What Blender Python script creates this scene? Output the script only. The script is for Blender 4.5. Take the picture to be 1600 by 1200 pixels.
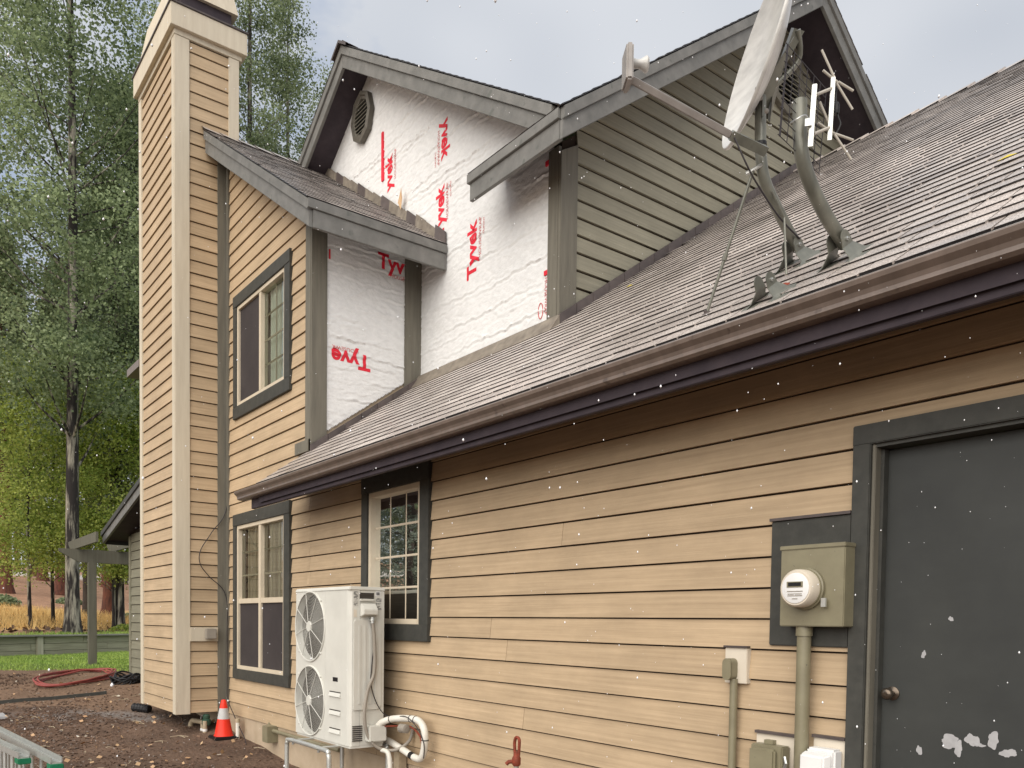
import bpy, bmesh, math, random
import numpy as np
from mathutils import Vector, Matrix

for o in list(bpy.data.objects):
    bpy.data.objects.remove(o)
SC = bpy.context.scene
COL = SC.collection
rng = np.random.default_rng(7)
random.seed(7)

# ------------------------------------------------------------------ camera
YAW, PITCH, ROLL = 0.657677, -0.0371906, 0.0130888
CAM = Vector((0.0, -3.546, 1.57))
fw = Vector((-math.cos(YAW) * math.cos(PITCH), math.sin(YAW) * math.cos(PITCH), math.sin(PITCH)))
rt = fw.cross(Vector((0, 0, 1))).normalized()
up = rt.cross(fw)
cr, sr = math.cos(ROLL), math.sin(ROLL)
R_, U_ = cr * rt + sr * up, -sr * rt + cr * up
cd = bpy.data.cameras.new('camera')
cam = bpy.data.objects.new('camera', cd)
COL.objects.link(cam)
m3 = Matrix((R_, U_, -fw)).transposed()
cam.matrix_world = Matrix.Translation(CAM) @ m3.to_4x4()
cd.sensor_fit = 'HORIZONTAL'
cd.sensor_width = 36.0
cd.lens = 1282.39 / 1600 * 36
cd.shift_y = (1020.55 - 600) / 1600
cd.clip_start = 0.05
cd.clip_end = 2000
SC.camera = cam

# ------------------------------------------------------------------ light
SUN_EL, SUN_AZ = math.radians(37), math.radians(24)   # azimuth measured from -Y towards +X
sd = Vector((math.sin(SUN_AZ) * math.cos(SUN_EL), -math.cos(SUN_AZ) * math.cos(SUN_EL), math.sin(SUN_EL)))
sl = bpy.data.lights.new('sun', 'SUN')
sl.energy = 2.0
sl.angle = math.radians(80)
sl.color = (1.0, 0.925, 0.82)
so = bpy.data.objects.new('sun', sl)
COL.objects.link(so)
so.rotation_euler = (-sd).to_track_quat('-Z', 'Y').to_euler()

W = bpy.data.worlds.new('World')
SC.world = W
W.use_nodes = True
nt = W.node_tree
for n in list(nt.nodes):
    nt.nodes.remove(n)
def N(t, typ, **kw):
    n = t.nodes.new(typ)
    for k, v in kw.items():
        setattr(n, k, v)
    return n
wo = N(nt, 'ShaderNodeOutputWorld')
bg = N(nt, 'ShaderNodeBackground')
bg.inputs['Strength'].default_value = 0.1
sky = N(nt, 'ShaderNodeTexSky', sky_type='NISHITA', sun_disc=False)
sky.sun_elevation = SUN_EL
sky.sun_rotation = math.atan2(sd.x, sd.y)
sky.air_density = 1.0
sky.dust_density = 1.5
tc = N(nt, 'ShaderNodeTexCoord')
mp = N(nt, 'ShaderNodeMapping')
mp.inputs['Scale'].default_value = (1.0, 1.0, 1.9)
mp.inputs['Location'].default_value = (0.35, 0.2, 0.1)
nz = N(nt, 'ShaderNodeTexNoise')
nz.inputs['Scale'].default_value = 2.3
nz.inputs['Detail'].default_value = 6
nz.inputs['Roughness'].default_value = 0.55
nz2 = N(nt, 'ShaderNodeTexNoise')
nz2.inputs['Scale'].default_value = 1.3
nz2.inputs['Detail'].default_value = 3
rp = N(nt, 'ShaderNodeValToRGB')
rp.color_ramp.elements[0].position = 0.30
rp.color_ramp.elements[1].position = 0.45
rp2 = N(nt, 'ShaderNodeValToRGB')
rp2.color_ramp.elements[0].position = 0.35
rp2.color_ramp.elements[1].position = 0.68
rp2.color_ramp.elements[0].color = (2.45, 2.65, 3.0, 1)
rp2.color_ramp.elements[1].color = (4.7, 4.75, 4.85, 1)
mx = N(nt, 'ShaderNodeMix', data_type='RGBA')
L = nt.links.new
L(tc.outputs['Generated'], mp.inputs['Vector'])
L(mp.outputs['Vector'], nz.inputs['Vector'])
L(mp.outputs['Vector'], nz2.inputs['Vector'])
L(nz.outputs['Fac'], rp.inputs['Fac'])
L(nz2.outputs['Fac'], rp2.inputs['Fac'])
L(rp.outputs['Color'], mx.inputs['Factor'])
L(sky.outputs['Color'], mx.inputs[6])
L(rp2.outputs['Color'], mx.inputs[7])
L(mx.outputs[2], bg.inputs['Color'])
L(bg.outputs['Background'], wo.inputs['Surface'])

SC.view_settings.view_transform = 'Standard'
SC.view_settings.look = 'None'
SC.view_settings.gamma = 1.0
SC.view_settings.use_curve_mapping = False
SC.view_settings.exposure = 1.05
SC.cycles.use_denoising = True
SC.cycles.max_bounces = 8
SC.cycles.transparent_max_bounces = 12

# ------------------------------------------------------------------ materials
def base(name, rough=0.7, spec=0.3, metal=0.0):
    m = bpy.data.materials.new(name)
    m.use_nodes = True
    b = m.node_tree.nodes['Principled BSDF']
    b.inputs['Roughness'].default_value = rough
    b.inputs['Specular IOR Level'].default_value = spec
    b.inputs['Metallic'].default_value = metal
    return m, m.node_tree, b

def mat(name, c1, c2=None, scale=(6, 6, 6), rough=0.7, spec=0.3, metal=0.0, bump=0.0, detail=5,
        rnd=0.0, lo=0.3, hi=0.7, speck=None, bdist=0.01, world=False, stain=0.0):
    """noise-mottled paint: c1..c2, stretched by scale, random tone per object"""
    m, t, b = base(name, rough, spec, metal)
    if c2 is None:
        c2 = tuple(v * 0.86 for v in c1)
    l = t.links.new
    if world:
        g = N(t, 'ShaderNodeNewGeometry')
        src = g.outputs['Position']
    else:
        g = N(t, 'ShaderNodeTexCoord')
        src = g.outputs['Object']
    oi = N(t, 'ShaderNodeObjectInfo')
    mp = N(t, 'ShaderNodeMapping')
    mp.inputs['Scale'].default_value = scale
    l(src, mp.inputs['Vector'])
    if not world:
        mu = N(t, 'ShaderNodeMath', operation='MULTIPLY')
        mu.inputs[1].default_value = 37.0
        l(oi.outputs['Random'], mu.inputs[0])
        l(mu.outputs[0], mp.inputs['Location'])
    n = N(t, 'ShaderNodeTexNoise')
    n.inputs['Scale'].default_value = 1.0
    n.inputs['Detail'].default_value = detail
    n.inputs['Roughness'].default_value = 0.6
    l(mp.outputs['Vector'], n.inputs['Vector'])
    r = N(t, 'ShaderNodeValToRGB')
    r.color_ramp.elements[0].position = lo
    r.color_ramp.elements[1].position = hi
    r.color_ramp.elements[0].color = (*c1, 1)
    r.color_ramp.elements[1].color = (*c2, 1)
    l(n.outputs['Fac'], r.inputs['Fac'])
    col = r.outputs['Color']
    if speck:
        sc, cs, thr = speck
        n2 = N(t, 'ShaderNodeTexNoise')
        n2.inputs['Scale'].default_value = sc
        n2.inputs['Detail'].default_value = 2
        l(src, n2.inputs['Vector'])
        r2 = N(t, 'ShaderNodeValToRGB')
        r2.color_ramp.elements[0].position = thr
        r2.color_ramp.elements[1].position = min(1, thr + 0.06)
        l(n2.outputs['Fac'], r2.inputs['Fac'])
        mxx = N(t, 'ShaderNodeMix', data_type='RGBA')
        l(r2.outputs['Color'], mxx.inputs['Factor'])
        l(col, mxx.inputs[6])
        mxx.inputs[7].default_value = (*cs, 1)
        col = mxx.outputs[2]
    if stain:
        gg = N(t, 'ShaderNodeNewGeometry')
        mpp = N(t, 'ShaderNodeMapping')
        mpp.inputs['Scale'].default_value = (1.6, 1.6, 3.2)
        l(gg.outputs['Position'], mpp.inputs['Vector'])
        n3 = N(t, 'ShaderNodeTexNoise')
        n3.inputs['Scale'].default_value = 1.0
        n3.inputs['Detail'].default_value = 8
        n3.inputs['Roughness'].default_value = 0.65
        l(mpp.outputs['Vector'], n3.inputs['Vector'])
        m3_ = N(t, 'ShaderNodeMapRange')
        m3_.inputs['From Min'].default_value = 0.3
        m3_.inputs['From Max'].default_value = 0.7
        m3_.inputs['To Min'].default_value = 1 - stain
        m3_.inputs['To Max'].default_value = 1 + stain
        l(n3.outputs['Fac'], m3_.inputs['Value'])
        h3 = N(t, 'ShaderNodeHueSaturation')
        l(m3_.outputs['Result'], h3.inputs['Value'])
        l(col, h3.inputs['Color'])
        col = h3.outputs['Color']
    if rnd:
        h = N(t, 'ShaderNodeHueSaturation')
        mr = N(t, 'ShaderNodeMapRange')
        mr.inputs['To Min'].default_value = 1 - rnd
        mr.inputs['To Max'].default_value = 1 + rnd
        l(oi.outputs['Random'], mr.inputs['Value'])
        l(mr.outputs['Result'], h.inputs['Value'])
        l(col, h.inputs['Color'])
        col = h.outputs['Color']
    l(col, b.inputs['Base Color'])
    if bump:
        bp = N(t, 'ShaderNodeBump')
        bp.inputs['Strength'].default_value = bump
        bp.inputs['Distance'].default_value = bdist
        l(n.outputs['Fac'], bp.inputs['Height'])
        l(bp.outputs['Normal'], b.inputs['Normal'])
    return m

GX, GY = (1.3, 30, 55), (30, 1.3, 55)
TAN1, TAN2 = (0.495, 0.374, 0.243), (0.395, 0.294, 0.187)
M = {}
M['tan_x'] = mat('siding tan grain x', TAN1, TAN2, GX, rough=0.62, bump=0.5, rnd=0.06, bdist=0.005, stain=0.13)
M['tan_y'] = mat('siding tan grain y', TAN1, TAN2, GY, rough=0.62, bump=0.5, rnd=0.06, bdist=0.005, stain=0.13)
M['green_y'] = mat('siding olive grain y', (0.285, 0.268, 0.205), (0.225, 0.212, 0.162), GY, rough=0.65, bump=0.45, rnd=0.06, bdist=0.005, stain=0.12)
M['green_x'] = mat('siding olive grain x', (0.235, 0.225, 0.165), (0.18, 0.17, 0.125), GX, rough=0.65, bump=0.45, rnd=0.06, bdist=0.005, stain=0.12)
M['joint_shade'] = mat('dark lap joint', (0.035, 0.022, 0.014), (0.02, 0.013, 0.009), rough=0.9)  # dark core seen through board gaps, stands in for lap shadow and dirt
M['trim'] = mat('trim charcoal', (0.062, 0.062, 0.055), (0.042, 0.043, 0.039), (14, 14, 14), rough=0.55, bump=0.2, rnd=0.06)
M['trimlight'] = mat('vent frame', (0.13, 0.12, 0.10), (0.09, 0.083, 0.07), (14, 14, 14), rough=0.55)
M['post'] = mat('trim olive grey', (0.175, 0.162, 0.13), (0.125, 0.117, 0.095), (25, 25, 2), rough=0.6, bump=0.3, rnd=0.05)
M['fascia'] = mat('fascia grey', (0.195, 0.192, 0.182), (0.13, 0.13, 0.123), (7, 7, 7), rough=0.6, bump=0.25, rnd=0.05, speck=(9, (0.12, 0.125, 0.115), 0.68))
M['soffit'] = mat('soffit purple brown', (0.06, 0.047, 0.055), (0.04, 0.032, 0.04), (8, 8, 8), rough=0.8)
M['cream'] = mat('cream trim', (0.60, 0.54, 0.43), (0.52, 0.46, 0.36), (20, 20, 2), rough=0.6, bump=0.15, rnd=0.04)
M['wrap'] = mat('house wrap', (0.765, 0.77, 0.77), (0.66, 0.665, 0.665), (14, 14, 22), rough=0.42, spec=0.4, bump=0.85, bdist=0.012)
M['red'] = mat('red print', (0.72, 0.025, 0.05), (0.62, 0.02, 0.04), rough=0.5)
M['redlight'] = mat('fine red print', (0.6, 0.12, 0.12), rough=0.5)
M['vinyl'] = mat('cream vinyl', (0.62, 0.54, 0.42), (0.55, 0.48, 0.37), rough=0.4, spec=0.4)
M['gutter'] = mat('gutter brown', (0.20, 0.158, 0.135), (0.15, 0.118, 0.10), (18, 4, 4), rough=0.38, spec=0.5, speck=(14, (0.11, 0.085, 0.073), 0.66))
M['flash'] = mat('flashing brown', (0.10, 0.08, 0.075), (0.065, 0.052, 0.05), (10, 10, 10), rough=0.45, spec=0.5, rnd=0.15)
M['flashtan'] = mat('flashing tan', (0.24, 0.21, 0.17), (0.13, 0.11, 0.09), (12, 12, 12), rough=0.5, rnd=0.15)
M['concrete'] = mat('foundation', (0.46, 0.37, 0.27), (0.37, 0.29, 0.2), (5, 5, 5), rough=0.85, bump=0.3)
M['door'] = mat('door paint', (0.043, 0.046, 0.043), (0.034, 0.037, 0.036), (3, 3, 1.5), rough=0.5, spec=0.4, bump=0.1, stain=0.16)
M['peel'] = mat('bare primer', (0.42, 0.42, 0.43), (0.34, 0.34, 0.35), (30, 30, 30), rough=0.7)
M['metalgrn'] = mat('painted utility metal', (0.235, 0.215, 0.14), (0.19, 0.17, 0.11), (9, 9, 9), rough=0.42, spec=0.5, speck=(40, (0.12, 0.11, 0.08), 0.72))
M['galv'] = mat('weathered mast paint', (0.21, 0.21, 0.175), (0.125, 0.128, 0.108), (14, 14, 5), rough=0.35, spec=0.5, metal=0.25)
M['steel'] = mat('galvanised steel', (0.56, 0.57, 0.55), (0.43, 0.44, 0.43), (20, 20, 20), rough=0.32, metal=0.75)
M['bronze'] = mat('dark knob', (0.16, 0.13, 0.10), (0.10, 0.08, 0.065), (30, 30, 30), rough=0.25, metal=0.8)
M['alu'] = mat('aluminium', (0.62, 0.63, 0.6), (0.5, 0.51, 0.49), (12, 12, 12), rough=0.35, metal=0.6)
M['dishin'] = mat('dish grey', (0.64, 0.635, 0.61), (0.42, 0.415, 0.40), (7, 7, 16), rough=0.28, spec=0.6, lo=0.35, hi=0.75)
M['armgrey'] = mat('feed arm grey', (0.36, 0.335, 0.315), (0.26, 0.24, 0.225), (12, 12, 12), rough=0.4, spec=0.5)
M['whisker'] = mat('aged white plastic', (0.52, 0.49, 0.43), (0.42, 0.39, 0.34), rough=0.5)
M['wire'] = mat('dark wire', (0.035, 0.03, 0.033), rough=0.5)
M['blackp'] = mat('black plastic', (0.015, 0.015, 0.017), rough=0.45)
M['acwhite'] = mat('unit ivory paint', (0.63, 0.625, 0.575), (0.56, 0.555, 0.51), (4, 4, 4), rough=0.4, spec=0.4)
M['acdark'] = mat('unit dark fins', (0.06, 0.052, 0.044), (0.035, 0.03, 0.026), (4, 4, 90), rough=0.6)
M['acblade'] = mat('fan blade grey', (0.15, 0.13, 0.11), (0.11, 0.095, 0.08), rough=0.5)
M['label'] = mat('printed label', (0.55, 0.54, 0.5), (0.22, 0.22, 0.21), (30, 30, 90), rough=0.5, lo=0.45, hi=0.55, detail=1)
M['pvc'] = mat('white pvc wrap', (0.72, 0.70, 0.64), (0.6, 0.58, 0.52), (10, 10, 10), rough=0.45, bump=0.15)
M['hosegrey'] = mat('grey conduit', (0.30, 0.27, 0.23), rough=0.5)
M['white'] = mat('white plastic', (0.78, 0.78, 0.77), (0.7, 0.7, 0.7), rough=0.4, bump=0.05)
M['panel'] = mat('off white block', (0.66, 0.6, 0.5), (0.6, 0.54, 0.45), rough=0.6)
M['orange'] = mat('cone orange', (0.78, 0.035, 0.015), (0.68, 0.03, 0.012), rough=0.45)
M['reflect'] = mat('reflective band', (0.5, 0.5, 0.5), (0.42, 0.42, 0.42), (20, 20, 20), rough=0.4)
M['hosered'] = mat('red hose', (0.33, 0.085, 0.07), (0.24, 0.055, 0.05), rough=0.45)
M['rust'] = mat('rusty red iron', (0.26, 0.05, 0.025), (0.14, 0.035, 0.02), (40, 40, 40), rough=0.7, bump=0.3)
M['ivoryp'] = mat('aged pvc', (0.46, 0.38, 0.26), (0.34, 0.28, 0.2), (20, 20, 20), rough=0.55)
M['greenp'] = mat('green plastic', (0.02, 0.20, 0.10), (0.015, 0.15, 0.07), rough=0.45)
M['valveg'] = mat('valve green', (0.04, 0.09, 0.06), rough=0.5)
M['timber'] = mat('weathered timber', (0.40, 0.385, 0.28), (0.25, 0.24, 0.17), (1.2, 1.2, 22), rough=0.8, bump=0.4, rnd=0.12)
M['panelwood'] = mat('batten timber', (0.5, 0.48, 0.37), (0.36, 0.34, 0.26), (20, 20, 1.5), rough=0.8, bump=0.3, rnd=0.1)
M['timbercap'] = mat('cap timber', (0.34, 0.33, 0.29), (0.22, 0.21, 0.18), (1.2, 1.2, 20), rough=0.7, bump=0.3)
M['pergola'] = mat('pergola olive', (0.15, 0.145, 0.11), (0.11, 0.105, 0.08), (20, 20, 2), rough=0.7)
M['inside'] = mat('room wall', (0.20, 0.17, 0.135), rough=0.9)
M['curtain'] = mat('curtain cloth', (0.80, 0.82, 0.74), (0.62, 0.65, 0.57), (50, 50, 1), rough=0.9)
M['blind'] = mat('window blind', (0.62, 0.52, 0.41), (0.46, 0.37, 0.28), (2, 2, 60), rough=0.8)
M['screen'] = mat('insect screen', (0.058, 0.05, 0.05), (0.044, 0.038, 0.039), (3, 3, 3), rough=0.75, spec=0.15)
M['barkw'] = mat('aspen bark', (0.36, 0.33, 0.27), (0.03, 0.025, 0.024), (7, 7, 1.1), rough=0.85, bump=0.5, lo=0.38, hi=0.52, bdist=0.03)
M['barkr'] = mat('ponderosa bark', (0.17, 0.062, 0.038), (0.055, 0.025, 0.02), (8, 8, 2), rough=0.9, bump=0.6, bdist=0.04)
M['barkd'] = mat('dark bark', (0.07, 0.055, 0.045), (0.035, 0.028, 0.024), (8, 8, 2), rough=0.9, bump=0.5)
M['sleet'] = mat('sleet', (0.92, 0.93, 0.95), (0.88, 0.89, 0.92), rough=0.4)
M['chip'] = mat('bark chips', (0.215, 0.135, 0.092), (0.075, 0.049, 0.037), (3, 3, 3), rough=0.85, world=True, lo=0.35, hi=0.62)
M['chipg'] = mat('grey wet chips', (0.36, 0.31, 0.28), (0.15, 0.125, 0.11), (4, 4, 4), rough=0.55, world=True)
M['fallen'] = mat('fallen leaf', (0.58, 0.42, 0.25), (0.42, 0.24, 0.13), (2, 2, 2), rough=0.6, world=True)
M['leafy'] = mat('yellow leaf', (0.62, 0.5, 0.06), rough=0.6)
M['grass'] = mat('lawn blades', (0.20, 0.33, 0.06), (0.36, 0.46, 0.10), (1.6, 1.6, 1.6), rough=0.6, world=True)
M['straw'] = mat('dry grass', (0.80, 0.58, 0.26), (0.62, 0.40, 0.15), (1.2, 1.2, 1.2), rough=0.8, world=True)

def glass(name, tint):
    m, t, b = base(name)
    t.nodes.remove(b)
    o = t.nodes['Material Output']
    fr = N(t, 'ShaderNodeFresnel')
    fr.inputs['IOR'].default_value = 1.75
    tr = N(t, 'ShaderNodeBsdfTransparent')
    tr.inputs['Color'].default_value = (*tint, 1)
    gl = N(t, 'ShaderNodeBsdfGlossy')
    gl.inputs['Roughness'].default_value = 0.015
    gl.inputs['Color'].default_value = (0.95, 0.97, 0.96, 1)
    mx = N(t, 'ShaderNodeMixShader')
    l = t.links.new
    nz = N(t, 'ShaderNodeTexNoise')
    nz.inputs['Scale'].default_value = 2.2
    bp = N(t, 'ShaderNodeBump')
    bp.inputs['Strength'].default_value = 0.06
    bp.inputs['Distance'].default_value = 0.05
    l(nz.outputs['Fac'], bp.inputs['Height'])
    l(bp.outputs['Normal'], gl.inputs['Normal'])
    l(fr.outputs['Fac'], mx.inputs['Fac'])
    l(tr.outputs['BSDF'], mx.inputs[1])
    l(gl.outputs['BSDF'], mx.inputs[2])
    l(mx.outputs['Shader'], o.inputs['Surface'])
    return m
M['glass'] = glass('window glass', (0.78, 0.84, 0.80))

def leafmat(name, c1, c2, trans=0.4):
    m, t, b = base(name, rough=0.5, spec=0.3)
    l = t.links.new
    at = N(t, 'ShaderNodeAttribute', attribute_name='rnd')
    r = N(t, 'ShaderNodeValToRGB')
    r.color_ramp.elements[0].color = (*c1, 1)
    r.color_ramp.elements[1].color = (*c2, 1)
    l(at.outputs['Fac'], r.inputs['Fac'])
    l(r.outputs['Color'], b.inputs['Base Color'])
    tl = N(t, 'ShaderNodeBsdfTranslucent')
    l(r.outputs['Color'], tl.inputs['Color'])
    mx = N(t, 'ShaderNodeMixShader')
    mx.inputs['Fac'].default_value = trans
    l(b.outputs['BSDF'], mx.inputs[1])
    l(tl.outputs['BSDF'], mx.inputs[2])
    l(mx.outputs['Shader'], t.nodes['Material Output'].inputs['Surface'])
    return m
M['lf_aspen'] = leafmat('aspen leaves', (0.085, 0.125, 0.06), (0.46, 0.55, 0.30), 0.45)
M['lf_bright'] = leafmat('young aspen leaves', (0.20, 0.29, 0.06), (0.68, 0.75, 0.22), 0.55)
M['lf_dark'] = leafmat('spruce needles', (0.05, 0.07, 0.055), (0.28, 0.32, 0.24), 0.25)
M['lf_olive'] = leafmat('poplar leaves', (0.08, 0.115, 0.055), (0.44, 0.51, 0.29), 0.45)
M['lf_pine'] = leafmat('pine needles', (0.07, 0.10, 0.05), (0.18, 0.20, 0.10), 0.3)

def shinglemat():
    m, t, b = base('asphalt shingle', rough=0.46, spec=0.5)
    l = t.links.new
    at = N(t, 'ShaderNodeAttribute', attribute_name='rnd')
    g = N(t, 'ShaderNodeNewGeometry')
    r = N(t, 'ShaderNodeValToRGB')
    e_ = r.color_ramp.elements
    e_[0].position, e_[0].color = 0.0, (0.02, 0.017, 0.018, 1)  # dark asphalt stop, also paints the shadow lines at the butt edges
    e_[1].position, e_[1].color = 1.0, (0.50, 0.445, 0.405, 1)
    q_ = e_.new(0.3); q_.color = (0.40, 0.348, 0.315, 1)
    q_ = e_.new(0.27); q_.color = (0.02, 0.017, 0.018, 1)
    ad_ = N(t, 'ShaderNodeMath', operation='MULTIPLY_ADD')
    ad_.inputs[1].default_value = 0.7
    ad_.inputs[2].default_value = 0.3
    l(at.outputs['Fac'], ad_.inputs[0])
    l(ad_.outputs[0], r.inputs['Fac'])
    n = N(t, 'ShaderNodeTexNoise')
    n.inputs['Scale'].default_value = 170
    n.inputs['Detail'].default_value = 2
    l(g.outputs['Position'], n.inputs['Vector'])
    mr = N(t, 'ShaderNodeMapRange')
    mr.inputs['From Min'].default_value = 0.3
    mr.inputs['From Max'].default_value = 0.7
    mr.inputs['To Min'].default_value = 0.35
    mr.inputs['To Max'].default_value = 1.65
    l(n.outputs['Fac'], mr.inputs['Value'])
    n2 = N(t, 'ShaderNodeTexNoise')
    n2.inputs['Scale'].default_value = 1.6
    n2.inputs['Detail'].default_value = 4
    l(g.outputs['Position'], n2.inputs['Vector'])
    mr2 = N(t, 'ShaderNodeMapRange')
    mr2.inputs['From Min'].default_value = 0.3
    mr2.inputs['From Max'].default_value = 0.7
    mr2.inputs['To Min'].default_value = 0.8
    mr2.inputs['To Max'].default_value = 1.15
    l(n2.outputs['Fac'], mr2.inputs['Value'])
    mm = N(t, 'ShaderNodeMath', operation='MULTIPLY')
    l(mr.outputs['Result'], mm.inputs[0])
    l(mr2.outputs['Result'], mm.inputs[1])
    h = N(t, 'ShaderNodeHueSaturation')
    l(mm.outputs[0], h.inputs['Value'])
    l(r.outputs['Color'], h.inputs['Color'])
    l(h.outputs['Color'], b.inputs['Base Color'])
    b.inputs['Coat Weight'].default_value = 0.25
    b.inputs['Coat Roughness'].default_value = 0.25
    rr = N(t, 'ShaderNodeMapRange')
    rr.inputs['From Min'].default_value = 0.35
    rr.inputs['From Max'].default_value = 0.65
    rr.inputs['To Min'].default_value = 0.30
    rr.inputs['To Max'].default_value = 0.58
    l(n2.outputs['Fac'], rr.inputs['Value'])
    l(rr.outputs['Result'], b.inputs['Roughness'])
    bp = N(t, 'ShaderNodeBump')
    bp.inputs['Strength'].default_value = 0.5
    bp.inputs['Distance'].default_value = 0.004
    l(n.outputs['Fac'], bp.inputs['Height'])
    l(bp.outputs['Normal'], b.inputs['Normal'])
    return m
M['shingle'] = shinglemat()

# ------------------------------------------------------------------ mesh helpers
class MB:
    def __init__(s):
        s.v, s.f = [], []
    def add(s, vs, fs):
        k = len(s.v)
        s.v += [tuple(v) for v in vs]
        s.f += [tuple(i + k for i in f) for f in fs]
        return s
    def box(s, x0, x1, y0, y1, z0, z1):
        return s.hexa([(x0, y0, z0), (x1, y0, z0), (x1, y1, z0), (x0, y1, z0)], [(x0, y0, z1), (x1, y0, z1), (x1, y1, z1), (x0, y1, z1)])
    def hexa(s, lo, hi):
        return s.add(list(lo) + list(hi), [(3, 2, 1, 0), (4, 5, 6, 7), (0, 1, 5, 4), (1, 2, 6, 5), (2, 3, 7, 6), (3, 0, 4, 7)])
    def prism(s, poly, d):
        n = len(poly)
        d = Vector(d)
        p = [Vector(q) for q in poly]
        vs = p + [q + d for q in p]
        fs = [tuple(range(n))[::-1], tuple(range(n, 2 * n))] + [(i, (i + 1) % n, n + (i + 1) % n, n + i) for i in range(n)]
        return s.add(vs, fs)
    def quad(s, a, b, c, d):
        return s.add([a, b, c, d], [(0, 1, 2, 3)])
    def tube(s, pts, r, n=10, cap=True, closed=False):
        pts = [Vector(p) for p in pts]
        m = len(pts)
        rs = r if isinstance(r, (list, tuple)) else [r] * m
        vs, fs = [], []
        prev = None
        for i, p in enumerate(pts):
            a = pts[(i - 1) % m] if (closed or i > 0) else p
            b = pts[(i + 1) % m] if (closed or i < m - 1) else p
            t = (b - a).normalized()
            if prev is None:
                q = t.orthogonal().normalized()
            else:
                q = (prev - t * prev.dot(t))
                q = q.normalized() if q.length > 1e-6 else t.orthogonal().normalized()
            prev = q
            w = t.cross(q)
            for k in range(n):
                th = 2 * math.pi * k / n
                vs.append(p + rs[i] * (math.cos(th) * q + math.sin(th) * w))
        segs = m if closed else m - 1
        for i in range(segs):
            for k in range(n):
                a, b = i * n + k, i * n + (k + 1) % n
                c, d = ((i + 1) % m) * n + (k + 1) % n, ((i + 1) % m) * n + k
                fs.append((a, b, c, d))
        if cap and not closed:
            fs.append(tuple(range(n))[::-1])
            fs.append(tuple(range((m - 1) * n, m * n)))
        return s.add(vs, fs)
    def lathe(s, c, axis, prof, n=24):
        """prof: (r, h) along axis from c"""
        c, ax = Vector(c), Vector(axis).normalized()
        q = ax.orthogonal().normalized()
        w = ax.cross(q)
        vs, fs = [], []
        for r, h in prof:
            for k in range(n):
                th = 2 * math.pi * k / n
                vs.append(c + ax * h + r * (math.cos(th) * q + math.sin(th) * w))
        for i in range(len(prof) - 1):
            for k in range(n):
                fs.append((i * n + k, i * n + (k + 1) % n, (i + 1) * n + (k + 1) % n, (i + 1) * n + k))
        fs.append(tuple(range(n))[::-1])
        fs.append(tuple(range((len(prof) - 1) * n, len(prof) * n)))
        return s.add(vs, fs)
    def sphere(s, c, r, n=10, sz=1.0):
        c = Vector(c)
        prof = [(max(1e-4, r * math.sin(math.pi * i / n)), -r * sz * math.cos(math.pi * i / n)) for i in range(n + 1)]
        return s.lathe(c, (0, 0, 1), prof, 12)

WL = {}
def link(o, loc, parent):
    COL.objects.link(o)
    WL[o.name] = Vector(loc)
    if parent is not None:
        o.parent = parent
        o.location = Vector(loc) - WL[parent.name]
    else:
        o.location = loc
    return o
def finish(me, mb_smooth):
    if mb_smooth:
        for p in me.polygons:
            p.use_smooth = True
        try:
            me.set_sharp_from_angle(angle=math.radians(mb_smooth))
        except Exception:
            pass
def put(name, mb, m, parent=None, smooth=0, bevel=0.0, label=None, cat=None, group=None, kind=None, recalc=True):
    v = np.array(mb.v)
    lo, hi = v.min(0), v.max(0)
    c = Vector(((lo[0] + hi[0]) / 2, (lo[1] + hi[1]) / 2, lo[2]))
    me = bpy.data.meshes.new(name)
    me.from_pydata((v - np.array(c)).tolist(), [], mb.f)
    if recalc:
        bm = bmesh.new()
        bm.from_mesh(me)
        bmesh.ops.recalc_face_normals(bm, faces=bm.faces)
        if bevel:
            bmesh.ops.bevel(bm, geom=list(bm.edges), offset=bevel, segments=2, affect='EDGES', clamp_overlap=True)
        bm.to_mesh(me)
        bm.free()
    me.materials.append(M[m])
    finish(me, smooth)
    o = bpy.data.objects.new(name, me)
    link(o, c, parent)
    tag(o, label, cat, group, kind)
    return o
def tag(o, label=None, cat=None, group=None, kind=None):
    if label: o['label'] = label
    if cat: o['category'] = cat
    if group: o['group'] = group
    if kind: o['kind'] = kind
def thing(name, loc, label, cat, group=None):
    o = bpy.data.objects.new(name, None)
    o.empty_display_size = 0.2
    link(o, loc, None)
    tag(o, label, cat, group)
    return o
def Box(*a):
    return MB().box(*a)
def quads(name, V, m, parent, rnd=None, loc=(0, 0, 0), label=None, cat=None, kind=None):
    """V: (n,4,3) array of quads in world space -> one mesh"""
    n = len(V)
    me = bpy.data.meshes.new(name)
    me.vertices.add(n * 4)
    me.loops.add(n * 4)
    me.polygons.add(n)
    me.vertices.foreach_set('co', (V.reshape(-1, 3) - np.array(loc)).astype(np.float32).ravel())
    me.loops.foreach_set('vertex_index', np.arange(n * 4, dtype=np.int32))
    me.polygons.foreach_set('loop_start', np.arange(0, n * 4, 4, dtype=np.int32))
    me.polygons.foreach_set('loop_total', np.full(n, 4, dtype=np.int32))
    me.update(calc_edges=True)
    if rnd is not None:
        a = me.attributes.new('rnd', 'FLOAT', 'FACE')
        a.data.foreach_set('value', rnd.astype(np.float32))
    me.materials.append(M[m])
    o = bpy.data.objects.new(name, me)
    link(o, loc, parent)
    tag(o, label, cat, None, kind)
    return o

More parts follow.
